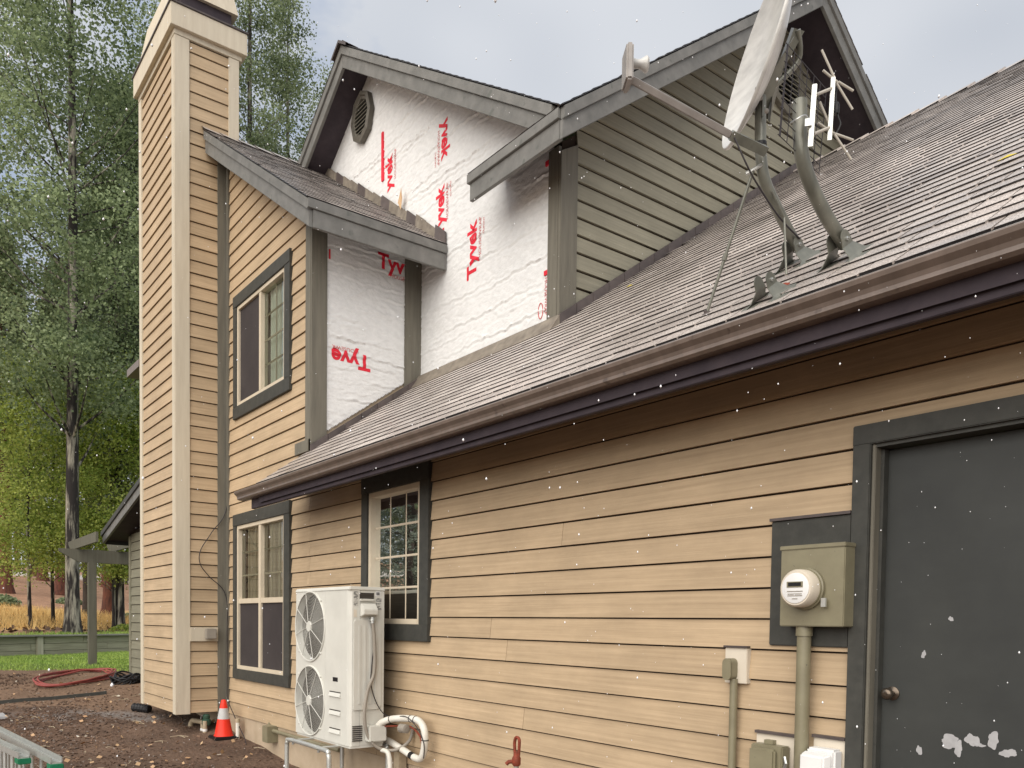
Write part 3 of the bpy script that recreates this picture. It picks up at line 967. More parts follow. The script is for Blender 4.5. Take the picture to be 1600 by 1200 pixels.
EX = 0.137
sl_len = math.hypot(1, GS)
vG = Vector((0, 1, GS)).normalized()
uG = Vector((1, 0, 0))
nG = uG.cross(vG)
OG = Vector((GXL, GE, Gtop(GE)))
def keepG(a, b):
    x, y = GXL + a, GE + b / sl_len
    return not ((x < X2 + 0.03 and y > Y1 - 0.02) or (x < X1 + 0.03 and y > 0.0)) and y < GRY - 0.04
tabsG = lay(OG, uG, vG, GXR - GXL, (GRY - GE) * sl_len, 0.31, EX, keepG, 11)
def scr(p):
    c = Vector(p) - CAM
    dd = c.dot(fw)
    if dd < 0.2: return None
    return 800 + 1282.39 * c.dot(R_) / dd, 1020.55 - 1282.39 * c.dot(U_) / dd, dd
def big(t):
    p = OG + uG * (t[0] + t[2] / 2) + vG * (t[1] + EX / 2)
    s = scr(p)
    if s is None or not (-20 < s[0] < 1620 and -20 < s[1] < 1220): return 1e9
    return s[2] / max(0.05, abs((p - CAM).normalized().dot(nG)))
order = sorted(range(len(tabsG)), key=lambda i: big(tabsG[i]))
near, rest = order[:292], order[292:]
sm_cache = {}
rotG = Matrix((uG, vG, nG)).transposed().to_quaternion()
for i in near:
    a, b, w, t, r = tabsG[i]
    key = (round(w, 2), t, round(r * 5))
    if key not in sm_cache:
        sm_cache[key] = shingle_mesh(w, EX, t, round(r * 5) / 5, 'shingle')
    o = bpy.data.objects.new('shingle', sm_cache[key])
    link(o, OG + uG * a + vG * b, g_roof)
    o.rotation_mode = 'QUATERNION'
    o.rotation_quaternion = rotG
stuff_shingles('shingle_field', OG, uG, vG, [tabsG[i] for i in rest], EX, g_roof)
# ridge caps along the garage ridge
x = GXR
while x > X2 - 0.1:
    z = Gtop(GRY)
    mb = MB()
    for s in (-1, 1):
        mb.add([(x, GRY, z + .028), (x - .30, GRY, z + .010), (x - .30, GRY + s * .15, z - .10), (x, GRY + s * .15, z - .082),
                (x, GRY, z + .012), (x, GRY + s * .15, z - .098)], [(0, 1, 2, 3), (0, 3, 5, 4)])
    o = put('ridge_cap', mb, 'shingle', g_roof)
    at = o.data.attributes.new('rnd', 'FLOAT', 'FACE')
    at.data.foreach_set('value', np.full(len(o.data.polygons), random.random(), dtype=np.float32))
    x -= 0.265

def incline(p, q, drop0, drop1, tdir, name, m, parent):
    """board along p->q hanging from drop0 to drop1 below the line, thickness vector tdir"""
    p, q, t = Vector(p), Vector(q), Vector(tdir)
    a, b = Vector((0, 0, drop0)), Vector((0, 0, drop1))
    lo = [p - b, q - b, q - b + t, p - b + t]
    hi = [p - a, q - a, q - a + t, p - a + t]
    return put(name, MB().hexa(lo, hi), m, parent, bevel=0.003)

# left block roof (ridge along Y at x=-10.55)
LE, LY0, LXe = 3.10, -0.29, 0
def lp(x, y): return (x, y, Ltop(x) - dk)
l_roof = slab('block_roof', [lp(-7.47, LY0 + .03), lp(-7.47, Y1), lp(-10.55, Y1), lp(-10.55, LY0 + .03)], 0.18)
slab('block_roof_rear', [lp(-13.65, LY0 + .03), lp(-13.65, Y1), lp(-10.56, Y1), lp(-10.56, LY0 + .03)], 0.18, 'soffit', l_roof)
vL = Vector((-1, 0, 0.655)).normalized()
tL = lay(None, None, None, Y1 - LY0 + 0.03, 3.1 * math.hypot(1, .655), 0.29, EX, lambda a, b: True, 21)
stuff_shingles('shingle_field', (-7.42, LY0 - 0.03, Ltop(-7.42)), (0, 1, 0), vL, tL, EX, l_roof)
for k in range(7):
    y = LY0 - 0.04 + k * 0.22
    mb = MB()
    for s in (-1, 1):
        mb.add([(-10.55, y, 7.625), (-10.55, y + .24, 7.612), (-10.55 + s * .16, y + .24, 7.50), (-10.55 + s * .16, y, 7.515)], [(0, 1, 2, 3)])
    put('ridge_cap', mb, 'shingle', l_roof)
tb = -0.045
incline((-7.43, LY0, Ltop(-7.43)), (XC + .035, LY0, Ltop(XC + .035)), 0.115, 0.275, (0, .035, 0), 'rake_board', 'fascia', l_roof)
incline((-7.425, LY0 - .022, Ltop(-7.425)), (XC + .035, LY0 - .022, Ltop(XC + .035)), 0.014, 0.115, (0, .05, 0), 'rake_trim', 'fascia', l_roof)
put('eave_board', Box(-7.45, -7.415, LY0 + .037, Y1 - .03, Ltop(-7.43) - 0.275, Ltop(-7.43) - 0.11), 'fascia', l_roof, bevel=.003)
put('eave_trim', Box(-7.44, -7.398, LY0 - .02, Y1 - .03, Ltop(-7.43) - 0.108, Ltop(-7.43) - 0.02), 'fascia', l_roof, bevel=.003)
put('gutter_end', Box(-14.35, -13.6, LY0 - .05, LY0 + .8, 5.42, 5.53), 'gutter', l_roof)
# step flashing pieces where that roof meets the wrapped gable
for k in range(15):
    xa = -7.42 - k * 0.20
    if xa < -10.3: break
    za, zb = Ltop(xa), Ltop(xa - .21)
    h = 0.105 + 0.03 * random.random()
    put('step_flashing', MB().hexa([(xa, Y1 - .05, za - .03), (xa - .185, Y1 - .062, zb - .03), (xa - .185, Y1 - .03, zb - .03), (xa, Y1 - .03, za - .03)],
        [(xa, Y1 - .045, za + h), (xa - .185, Y1 - .05, zb + h), (xa - .185, Y1 - .03, zb + h), (xa, Y1 - .03, za + h)]), 'flashtan' if k % 3 else 'flash', l_roof)

# wrapped gable roof (ridge along Y at x=-9.21)
TY0 = 0.906
def tp(x, y): return (x, y, Ttop(x) - dk)
NR0 = 4.463
t_roof = slab('gable_roof', [tp(-5.25, TY0 + .03), tp(TR, TY0 + .03), tp(TR, NR0 - .05), tp(-5.25, TY0 + .05)], 0.17)
slab('gable_roof_rear', [tp(-12.95, TY0 + .03), tp(TR - .003, TY0 + .03), tp(TR - .003, 8.2), tp(-12.95, 8.2)], 0.17, 'soffit', t_roof)
vT = Vector((-1, 0, TS)).normalized()
tT = lay(None, None, None, 0.9, (TR + 5.25) / -1 * math.hypot(1, TS), 0.29, EX, lambda a, b: Ttop(-5.22 - b / math.hypot(1, TS)) > Ntop(TY0 - .03 + a) + .01, 22)
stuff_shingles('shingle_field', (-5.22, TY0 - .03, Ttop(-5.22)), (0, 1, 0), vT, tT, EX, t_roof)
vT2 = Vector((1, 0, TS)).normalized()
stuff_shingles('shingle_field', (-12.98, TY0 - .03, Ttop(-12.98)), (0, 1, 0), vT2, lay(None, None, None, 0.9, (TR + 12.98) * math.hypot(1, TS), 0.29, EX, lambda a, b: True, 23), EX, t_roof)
for sgn, xe in ((1, -5.30), (-1, -12.95)):
    incline((xe, TY0, Ttop(xe)), (TR + .0 * sgn, TY0, TZ), 0.11, 0.262, (0, .035, 0), 'rake_board', 'fascia', t_roof)
    incline((xe, TY0 - .022, Ttop(xe)), (TR, TY0 - .022, TZ), 0.012, 0.11, (0, .05, 0), 'rake_trim', 'fascia', t_roof)
put('ridge_cap', MB().add([(TR, TY0 - .06, TZ + .035), (TR, TY0 + .4, TZ + .03), (TR + .2, TY0 + .4, TZ - .10), (TR + .2, TY0 - .06, TZ - .095), (TR - .2, TY0 + .4, TZ - .10), (TR - .2, TY0 - .06, TZ - .095), (TR, TY0 - .06, TZ - .0), (TR + .2, TY0 - .06, TZ - .13), (TR - .2, TY0 - .06, TZ - .13)],
    [(0, 1, 2, 3), (0, 5, 4, 1), (0, 3, 7, 6), (0, 6, 8, 5)]), 'flash', t_roof)

# olive gable roof (ridge along X at y=4.463)
NXf, NE = -5.124, 0.866
def np_(x, y): return (x, y, Ntop(y) - dk)
n_roof = slab('cross_gable_roof', [np_(NXf - .03, NE + .03), np_(NXf - .03, NR), np_(-9.2, NR), np_(-9.2, Y1 + .02), np_(-6.42, Y1 + .02), np_(-6.42, NE + .03)], 0.17)
slab('cross_gable_roof_rear', [np_(NXf - .03, 8.06), np_(NXf - .03, NR + .003), np_(-9.2, NR + .003), np_(-9.2, 8.06)], 0.17, 'soffit', n_roof)
vN = Vector((0, 1, NS)).normalized()
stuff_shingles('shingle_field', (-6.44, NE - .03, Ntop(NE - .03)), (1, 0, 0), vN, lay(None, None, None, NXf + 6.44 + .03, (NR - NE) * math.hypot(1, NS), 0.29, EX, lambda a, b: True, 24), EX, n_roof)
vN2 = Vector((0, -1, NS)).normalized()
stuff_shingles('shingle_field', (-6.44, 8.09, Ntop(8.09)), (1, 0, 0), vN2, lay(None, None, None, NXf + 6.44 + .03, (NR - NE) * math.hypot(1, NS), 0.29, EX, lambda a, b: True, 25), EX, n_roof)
for ye in (NE - .01, 8.06):
    incline((NXf, ye, Ntop(ye)), (NXf, NR, NZ), 0.11, 0.262, (-.035, 0, 0), 'rake_board', 'fascia', n_roof)
    incline((NXf + .022, ye, Ntop(ye)), (NXf + .022, NR, NZ), 0.012, 0.11, (-.05, 0, 0), 'rake_trim', 'fascia', n_roof)
put('eave_board', Box(-6.43, NXf - .037, NE - .012, NE + .025, Ntop(NE) - 0.262, Ntop(NE) - 0.105), 'fascia', n_roof, bevel=.003)
put('eave_trim', Box(-6.45, NXf - .03, NE - .035, NE + .02, Ntop(NE) - 0.104, Ntop(NE) - 0.02), 'fascia', n_roof, bevel=.003)

# wing roof
def wp(x, y): return (x, y, 3.036 + 0.22 * (x + 16.05))
w_roof = slab('wing_roof', [wp(-16.05, -.36), wp(-13.0, -.36), wp(-13.0, 5.0), wp(-16.05, 5.0)], 0.10)
incline((-16.07, -.37, 3.036), (-13.0, -.37, 3.036 + .22 * 3.05), 0.0, 0.16, (0, .04, 0), 'rake_board', 'fascia', w_roof)
incline((-16.10, -.395, 3.076), (-13.0, -.395, 3.076 + .22 * 3.1), -0.01, 0.075, (0, .06, 0), 'rake_trim', 'trim', w_roof)
put('eave_board', Box(-16.08, -16.04, -.33, 5.0, 2.87, 3.02), 'trim', w_roof)

# garage eave: fascia, gutter
put('eave_board', Box(-8.35, GXR, -0.50, -0.465, 2.70, 2.93), 'soffit', g_roof, bevel=.003)
prof = [(-.502, 2.925), (-.502, 2.795), (-.575, 2.795), (-.592, 2.806), (-.592, 2.822), (-.60, 2.838), (-.622, 2.856), (-.628, 2.872), (-.622, 2.880), (-.612, 2.876),
        (-.614, 2.866), (-.595, 2.848), (-.585, 2.83), (-.585, 2.81), (-.572, 2.802), (-.509, 2.802), (-.509, 2.925)]
gut = put('gutter', MB().prism([(-8.50, y, z) for y, z in prof], (GXR + 8.50, 0, 0)), 'gutter', g_roof)
put('gutter_end_cap', MB().prism([(-8.505, y, z) for y, z in prof[:10]], (-.006, 0, 0)), 'gutter', g_roof)
incline((GXL - .02, -0.47, Gtop(-.47)), (GXL - .02, -0.01, Gtop(-.01)), 0.03, 0.20, (.03, 0, 0), 'rake_board', 'fascia', g_roof)
put('drip_edge', MB().hexa([(GXL, GE - .01, Gtop(GE) - .045), (GXR, GE - .01, Gtop(GE) - .045), (GXR, GE + .02, Gtop(GE) - .045), (GXL, GE + .02, Gtop(GE) - .045)], [(GXL, GE - .006, Gtop(GE) - .004), (GXR, GE - .006, Gtop(GE) - .004), (GXR, GE + .03, Gtop(GE) + .014), (GXL, GE + .03, Gtop(GE) + .014)]), 'steel', g_roof)
# flashing along the walls that rise out of the garage roof
def fl_y(xp, y0, y1_, n, h, m):
    for k in range(n):
        a, b = y0 + (y1_ - y0) * k / n, y0 + (y1_ - y0) * (k + 1) / n - 0.006
        put('step_flashing', MB().hexa([(xp, a, Gtop(a) - .03), (xp + .03, a, Gtop(a) - .03), (xp + .03, b, Gtop(b) - .03), (xp, b, Gtop(b) - .03)],
            [(xp, a, Gtop(a) + h), (xp + .026, a, Gtop(a) + h), (xp + .028, b, Gtop(b) + h), (xp, b, Gtop(b) + h)]), m, g_roof)
fl_y(X2 + 0.036, Y1 - .05, GRY, 18, 0.095, 'flash')
fl_y(X1 + 0.038, -0.05, Y1, 7, 0.075, 'flash')
put('apron_flashing', MB().hexa([(X1 + .04, Y1 - .16, Gtop(Y1 - .16) + .012), (X2 + .06, Y1 - .16, Gtop(Y1 - .16) + .012), (X2 + .06, Y1 - .03, Gtop(Y1) - .05), (X1 + .04, Y1 - .03, Gtop(Y1) - .05)],
    [(X1 + .04, Y1 - .045, Gtop(Y1) + .06), (X2 + .06, Y1 - .045, Gtop(Y1) + .06), (X2 + .06, Y1 - .03, Gtop(Y1) + .06), (X1 + .04, Y1 - .03, Gtop(Y1) + .06)]), 'flashtan', g_roof)
put('apron_flashing', Box(-8.33, X1 - .03, -0.045, -0.036, 3.30, 3.42), 'post', g_roof)

# --- octagonal gable vents
def octvent(axis, plane, c, cz, r, rz, parent_label):
    P = (lambda a, z, o: (a, plane - o, z)) if axis == 'x' else (lambda a, z, o: (plane + o, a, z))
    octo = [(math.cos(i * math.pi / 4), math.sin(i * math.pi / 4)) for i in range(8)]
    k = 1 / math.cos(math.pi / 8)
    mb = MB()
    loops = [(1.0, 0.0), (1.0, 0.06), (0.84, 0.075), (0.80, 0.05), (0.70, 0.05), (0.66, 0.0)]
    vs = [P(c + r * k * q * a, cz + rz * k * q * b, o) for q, o in loops for a, b in octo]
    fs = [(i * 8 + j, i * 8 + (j + 1) % 8, (i + 1) * 8 + (j + 1) % 8, (i + 1) * 8 + j) for i in range(5) for j in range(8)]
    mb.add(vs, fs)
    v = put('gable_vent', mb, 'trimlight' if axis == 'x' else 'post', house)
    put('vent_backing', MB().add([P(c + r * k * .7 * a, cz + rz * k * .7 * b, 0.022) for a, b in octo], [tuple(range(8))]), 'blackp', v)
    n = 8
    for i in range(n):
        z = cz - rz * .66 + (i + .5) * 2 * rz * .66 / n
        hw = r * .68 * min(1.0, (1.45 - abs(z - cz) / (rz * .68)) )
        hw = min(hw, r * .68)
        lo = [P(c - hw, z - .018, .056), P(c + hw, z - .018, .056), P(c + hw, z - .012, .040), P(c - hw, z - .012, .040)]
        hi = [P(c - hw, z - .010, .056), P(c + hw, z - .010, .056), P(c + hw, z + .010, .026), P(c - hw, z + .010, .026)]
        put('slat', MB().hexa(lo, hi), 'post' if axis == 'x' else 'green_y', v)
octvent('x', Y1 - 0.02, -9.30, 7.72, 0.235, 0.285, '')
octvent('y', X2 + 0.012, NR + .02, 7.58, 0.30, 0.32, '')

# --- windows
def window(name, op, trimw, label, style):
    x0, x1, z0, z1 = op
    w = bpy.data.objects.new(name, None)
    link(w, ((x0 + x1) / 2, 0, z0), house)
    w['label'] = label
    a, b, c, d = trimw      # left, right, bottom, top trim widths
    yo = -0.042
    put('trim', Box(x0 - a, x0, yo, 0.0, z0, z1), 'trim', w, bevel=.004)
    put('trim', Box(x1, x1 + b, yo, 0.0, z0, z1), 'trim', w, bevel=.004)
    put('trim', Box(x0 - a, x1 + b, yo - .003, 0.0, z1, z1 + d), 'trim', w, bevel=.004)
    put('trim', Box(x0 - a, x1 + b, yo - .003, 0.0, z0 - c, z0), 'trim', w, bevel=.004)
    f = 0.045
    def fr(*q, n='frame'): return put(n, Box(*q), 'vinyl', w, bevel=.003)
    yf0, yf1 = -0.028, 0.06
    fr(x0, x0 + f, yf0, yf1, z0, z1); fr(x1 - f, x1, yf0, yf1, z0, z1)
    fr(x0 + f, x1 - f, yf0, yf1, z1 - f, z1); fr(x0 + f, x1 - f, yf0, yf1, z0, z0 + f)
    def grid(gx0, gx1, gz0, gz1, nx, nz, y):
        for i in range(1, nx):
            q = gx0 + (gx1 - gx0) * i / nx
            fr(q - .0095, q + .0095, y, y + .012, gz0, gz1, n='muntin')
        for j in range(1, nz):
            q = gz0 + (gz1 - gz0) * j / nz
            fr(gx0, gx1, y - .002, y + .014, q - .0095, q + .0095, n='muntin')
    def pane(px0, px1, pz0, pz1, y, m='glass', n='pane'):
        put(n, MB().quad((px0, y, pz0), (px1, y, pz0), (px1, y, pz1), (px0, y, pz1)), m, w)
    def folds(cx0, cx1, cz0, cz1, y, n, m):
        vs, fs = [], []
        k = n * 6
        for i in range(k + 1):
            q = cx0 + (cx1 - cx0) * i / k
            yy = y + 0.03 * math.sin(i / 6 * 2 * math.pi)
            vs += [(q, yy, cz0), (q, yy, cz1)]
        fs = [(2 * i, 2 * i + 2, 2 * i + 3, 2 * i + 1) for i in range(k)]
        put('curtain', MB().add(vs, fs), m, w, smooth=80)
    xm = (x0 + x1) / 2
    if style == 'slider':
        fr(xm - .03, xm + .03, yf0 + .004, yf1, z0 + f, z1 - f, n='meeting_stile')
        pane(x0 + f, xm - .03, z0 + f, z1 - f, 0.0, 'screen', 'insect_screen')
        pane(xm + .03, x1 - f, z0 + f, z1 - f, 0.022)
        grid(xm + .03, x1 - f, z0 + f, z1 - f, 2, 4, 0.024)
        folds(xm + .0, xm + 0.42, z0, z1, 0.11, 5, 'curtain')
    elif style == 'hung':
        zr = 1.79
        fr(xm - .035, xm + .035, yf0 + .004, yf1, z0 + f, z1 - f, n='mullion')
        for p0, p1 in ((x0 + f, xm - .035), (xm + .035, x1 - f)):
            fr(p0, p1, yf0 + .008, yf1, zr - .03, zr + .03, n='meeting_rail')
            pane(p0, p1, zr + .03, z1 - f, 0.022)
            grid(p0, p1, zr + .03, z1 - f, 3, 3, 0.024)
            pane(p0, p1, z0 + f, zr - .03, 0.0, 'screen', 'insect_screen')
        folds(x0 + .05, x1 - .05, zr - .1, z1, 0.10, 16, 'blind')
    else:
        pane(x0 + f, x1 - f, z0 + f, z1 - f, 0.022)
        grid(x0 + f, x1 - f, z0 + f, z1 - f, 3, 4, 0.02)
        folds(x1 - .36, x1 - .02, z0, z1 - .35, 0.25, 4, 'curtain')
        put('sill_shelf', Box(x0 + .1, x1 - .3, 0.35, 0.6, z0 + .0, z0 + .33), 'inside', w)
    # room behind
    rd = 1.0 if style != 'fixed' else 1.15
    mb = MB()
    X0_, X1_, Z0_, Z1_ = x0 - .25, x1 + .25, z0 - .3, z1 + .2
    c = [(X0_, .1, Z0_), (X1_, .1, Z0_), (X1_, .1, Z1_), (X0_, .1, Z1_), (X0_, rd, Z0_), (X1_, rd, Z0_), (X1_, rd, Z1_), (X0_, rd, Z1_)]
    mb.add(c, [(4, 5, 6, 7), (0, 1, 5, 4), (1, 2, 6, 5), (2, 3, 7, 6), (3, 0, 4, 7)])
    put('room', mb, 'inside', w)
    return w
window('window', WU, (.11, .155, .145, .14), 'upstairs sliding window with dark screen and gridded pane, charcoal trim', 'slider')
window('window', WLo, (.11, .165, .125, .14), 'downstairs double window behind the heat pump, with blinds above dark screens', 'hung')
window('window', W2, (.12, .145, .14, .15), 'small gridded window in charcoal trim under the garage eave', 'fixed')

# --- garage door
dr = bpy.data.objects.new('door', None)
link(dr, (-1.46, 0.05, 0.36), house)
dr['label'] = 'charcoal side door with peeled paint patches and a round knob'
put('door_leaf', Box(-1.926, -1.0, 0.055, 0.10, 0.36, 2.365), 'door', dr, bevel=.003)
put('casing', Box(-2.03, -1.945, -0.045, 0.0, 0.2, 2.47), 'trim', dr, bevel=.004)
put('casing', Box(-2.03, -0.9, -0.048, 0.0, 2.385, 2.475), 'trim', dr, bevel=.004)
put('casing', Box(-.985, -0.9, -0.045, 0.0, 0.2, 2.385), 'trim', dr, bevel=.004)
put('jamb', Box(-1.945, -1.928, -0.03, 0.13, 0.3, 2.385), 'post', dr, bevel=.003)
put('jamb', Box(-1.012, -.985, -0.03, 0.13, 0.3, 2.385), 'post', dr, bevel=.003)
put('jamb', Box(-1.928, -1.012, -0.028, 0.13, 2.369, 2.385), 'trim', dr)
put('door_stop', Box(-1.928, -1.912, 0.015, 0.053, 0.36, 2.365), 'trim', dr)
put('knob', MB().lathe((-1.862, 0.055, 1.275), (0, -1, 0), [(.031, 0), (.031, .006), (.014, .012), (.013, .03), (.022, .036), (.027, .048), (.026, .06), (.018, .068), (.008, .069), (.008, .071)], 20), 'bronze', dr, smooth=50)
r = np.random.default_rng(5)
for (cx, cz, sx, sz) in ((-1.607, 1.09, .045, .028), (-1.572, 1.065, .02, .032), (-1.517, 1.105, .028, .03), (-1.437, 1.115, .026, .033), (-1.735, 1.035, .012, .024), (-1.73, 1.455, .01, .018), (-1.62, 1.61, .01, .012), (-1.49, 1.09, .024, .008), (-1.38, 1.07, .03, .02)):
    n = 34
    ph = .92 + .22 * np.sin(np.arange(n) * 2 * math.pi / n * 2 + r.uniform(0, 6)) + .10 * np.sin(np.arange(n) * 2 * math.pi / n * 5 + r.uniform(0, 6)) + r.uniform(-.07, .07, n)
    mb = MB().add([(cx + sx * ph[i] * math.cos(2 * math.pi * i / n), 0.0535 - .0004 * (abs(hash((cx, cz))) % 5), cz + sz * ph[i] * math.sin(2 * math.pi * i / n)) for i in range(n)], [tuple(range(n))])
    put('peeled_patch', mb, 'peel', dr)

# ------------------------------------------------------------------ satellite dish on the garage roof
def roofpt(x, y, h=0.0):
    return Vector((x, y, Gtop(y))) + nG * h
def foot(parent, x, y, m='galv', yaw=0.0, sc=1.0):
    """clam-shell mast foot: flared base sheet folded up to two round cheeks"""
    for s in (-1, 1):
        pts = []
        n = 14
        for i in range(n + 1):              # outline in (v along slope, h above roof)
            t = i / n
            a = math.pi * (1 - t)
            v, h = 0.038 * math.cos(a), 0.085 + 0.038 * math.sin(a)
            pts.append((v, h))
        outline = [(-0.13, 0.004), (-0.07, 0.02), (-0.045, 0.06)] + pts + [(0.045, 0.06), (0.07, 0.02), (0.13, 0.004)]
        o = 0.031 * s
        flare = lambda h: o + s * 0.05 * max(0, 0.05 - h) / 0.05
        poly = [roofpt(x, y) + uG * flare(h) * sc + vG * v * sc + nG * h * sc for v, h in outline]
        mb = MB().prism(poly, uG * 0.004 * s)
        put('foot_cheek', mb, m, parent)
        put('foot_bolt', MB().lathe(roofpt(x, y, 0.085 * sc) + uG * (o + .003 * s) * sc, uG * s, [(.009, 0), (.009, .008), (.004, .009), (.004, .016)], 8), 'steel', parent)
        base_ = [roofpt(x, y, .003) + uG * (o) + vG * -0.13, roofpt(x, y, .003) + uG * (o + s * .075) + vG * -0.08, roofpt(x, y, .003) + uG * (o + s * .085) + vG * .02, roofpt(x, y, .003) + uG * (o + s * .03) + vG * 0.13, roofpt(x, y, .003) + uG * o + vG * 0.13]
        put('foot_plate', MB().prism(base_, nG * 0.004), m, parent)
    put('sealant', MB().lathe(roofpt(x, y, .0) + vG * .125, nG, [(.035, 0), (.028, .012), (.012, .02), (.002, .022)], 9), 'rust', parent)
dish = thing('satellite_dish', roofpt(-2.40, 0.05), 'grey satellite dish on a bent mast above the shingled garage roof', 'satellite dish')
foot(dish, -2.40, 0.05)
mastA = smooth_path([(-2.40, 0.05, 3.42), (-2.40, -0.06, 3.50), (-2.40, -0.165, 3.585), (-2.402, -0.235, 3.665), (-2.403, -0.262, 3.76), (-2.403, -0.27, 3.86), (-2.403, -0.275, 4.02)], 5)
put('mast', MB().tube(mastA, 0.0265, 14), 'galv', dish, smooth=50)
put('mast_collar', MB().tube([(-2.403, -0.268, 3.80), (-2.403, -0.269, 3.815)], 0.029, 14), 'blackp', dish)
put('mast_collar', MB().tube([(-2.403, -0.266, 3.775), (-2.403, -0.267, 3.782)], 0.029, 14), 'steel', dish)
DC = CAM + (fw + R_ * ((1180 - 800) / 1282.39) + U_ * ((1020.55 - 85) / 1282.39)) * 3.78
VD = (DC - CAM).normalized()
Rv = VD.cross(Vector((0, 0, 1))).normalized()
Uv = Rv.cross(VD)
dn = (-Rv * math.cos(math.radians(21.5)) + Uv * math.sin(math.radians(21.5))) * math.cos(math.radians(9)) - VD * math.sin(math.radians(9))
dn.normalize()
dx_ = VD.cross(dn).normalized()             # roughly vertical rim axis
if dx_.z < 0: dx_ = -dx_
dy_ = dn.cross(dx_).normalized()
def dishsurf(name, off, m, sm=True):
    n, k = 40, 9
    vs, fs = [DC - dn * (0.085 + off)], []
    for j in range(1, k + 1):
        q = j / k
        for i in range(n):
            a = 2 * math.pi * i / n
            vs.append(DC + 0.375 * q * math.cos(a) * dx_ + 0.335 * q * math.sin(a) * dy_ - dn * (0.085 * (1 - q * q) + off))
    fs += [(0, 1 + i, 1 + (i + 1) % n) for i in range(n)]
    for j in range(k - 1):
        for i in range(n):
            a, b = 1 + j * n + i, 1 + j * n + (i + 1) % n
            fs.append((a, b, b + n, a + n))
    return put(name, MB().add(vs, fs), m, dish, smooth=70)
dishsurf('reflector', 0.0, 'dishin')
dishsurf('reflector_back', 0.012, 'dishin')
put('rim', MB().tube([DC + 0.378 * math.cos(a) * dx_ + 0.338 * math.sin(a) * dy_ - dn * .008 for a in np.linspace(0, 2 * math.pi, 49)[:-1]], 0.0095, 6, closed=True), 'dishin', dish, smooth=60)
bk = DC - dn * 0.13
MT = Vector((-2.403, -0.276, 4.02))
put('bracket', MB().prism([bk + dx_ * .13, bk - dx_ * .22, bk - dx_ * .22 - dn * .04, MT + Vector((0, 0, -.10)) - dn * .05, MT + Vector((0, 0, .06)) - dn * .06, bk + dx_ * .13 - dn * .05], dy_ * 0.07), 'galv', dish)
put('bracket', MB().prism([bk + dx_ * .10 - dy_ * .06, bk - dx_ * .20 - dy_ * .06, MT + Vector((0, 0, -.08)) - dy_ * .05, MT + Vector((0, 0, .05)) - dy_ * .05], dy_ * -0.012), 'galv', dish)
for q in (Vector((0, 0, .0)), Vector((0.02, 0.02, -.06)), Vector((-.02, -.0, .05))):
    put('bolt', MB().lathe(MT + q - VD * .07, -VD, [(.011, 0), (.011, .01), (.005, .011), (.005, .02)], 8), 'steel', dish)
put('back_brace', MB().tube(smooth_path([bk + dx_ * .12 + Rv * .02, bk + dx_ * .02 - dn * .07, MT + Vector((0, 0, .02)) + Rv * .03], 5), 0.013, 8), 'galv', dish, smooth=60)
AB = CAM + (fw + R_ * ((1142 - 800) / 1282.39) + U_ * ((1020.55 - 211) / 1282.39)) * 3.70
AF = CAM + (fw + R_ * ((984 - 800) / 1282.39) + U_ * ((1020.55 - 123) / 1282.39)) * 3.58
ad = (AF - AB).normalized()
aw = ad.cross(VD).normalized() * 0.015
at_ = ad.cross(aw).normalized() * 0.014
put('feed_arm', MB().hexa([AB - aw - at_, AB + aw - at_, AB + aw + at_, AB - aw + at_], [AF - aw - at_, AF + aw - at_, AF + aw + at_, AF - aw + at_]), 'armgrey', dish, bevel=.004)
put('arm_bracket', MB().hexa([AB - aw * 1.3 - at_ * 1.5, AB + aw * 1.3 - at_ * 1.5, AB + aw * 1.3 + at_ * 1.5, AB - aw * 1.3 + at_ * 1.5], [p - ad * .13 + dn * -.05 for p in (AB - aw * 1.3 - at_ * 1.5, AB + aw * 1.3 - at_ * 1.5, AB + aw * 1.3 + at_ * 1.5, AB - aw * 1.3 + at_ * 1.5)]), 'galv', dish)
hz = Vector((dn.x, dn.y, 0)).normalized()
tz_ = Vector((0, 0, 1)).cross(hz)
def obox(c, a, b, cc):
    c = Vector(c)
    lo = [c - a - b - cc, c + a - b - cc, c + a + b - cc, c - a + b - cc]
    return MB().hexa(lo, [p + 2 * cc for p in lo])
fc = AF + Vector((0, 0, .045)) + hz * .01
put('feed_plate', obox(fc, hz * .016, tz_ * .055, Vector((0, 0, .078))), 'armgrey', dish, bevel=.008)
put('feed_horn', MB().lathe(fc + Vector((0, 0, .02)) - hz * .015, -hz, [(.022, 0), (.018, .025), (.019, .04), (.028, .055), (.034, .066), (.028, .075), (.01, .076)], 16), 'dishin', dish, smooth=40)
put('cable', MB().tube(smooth_path([AB + Vector((.02, .0, -.02)), AB + Vector((.05, .06, -.14)), (-2.40, -.29, 3.62), (-2.37, -.16, 3.50), (-2.36, 0.0, 3.44)], 7), 0.004, 6), 'wire', dish)
put('ground_rod', MB().tube([(-2.372, -0.215, 3.60), (-2.36, -0.13, 3.50), (-2.30, -0.19, 3.20)], 0.005, 6), 'galv', dish)
# stay rod from the mast to the shingles
rod = thing('stay_rod', roofpt(-2.67, -0.30), 'thin steel stay rod bracing the satellite dish mast to the roof', 'rod')
p0, p1 = roofpt(-2.67, -0.30, .005), Vector((-2.42, -0.29, 3.70))
put('tube', MB().tube([p0, p1], 0.0075, 8), 'galv', rod, smooth=60)
put('collar', MB().tube([p0.lerp(p1, .38), p0.lerp(p1, .43)], 0.0125, 10), 'galv', rod)
put('end_foot', MB().lathe(p0, nG, [(.026, 0), (.022, .006), (.010, .009), (.008, .02)], 10), 'flash', rod)
put('clamp', MB().tube([p1 - Vector((0.03, .02, 0.02)), p1 + Vector((.03, .02, .01))], 0.009, 8), 'steel', rod)
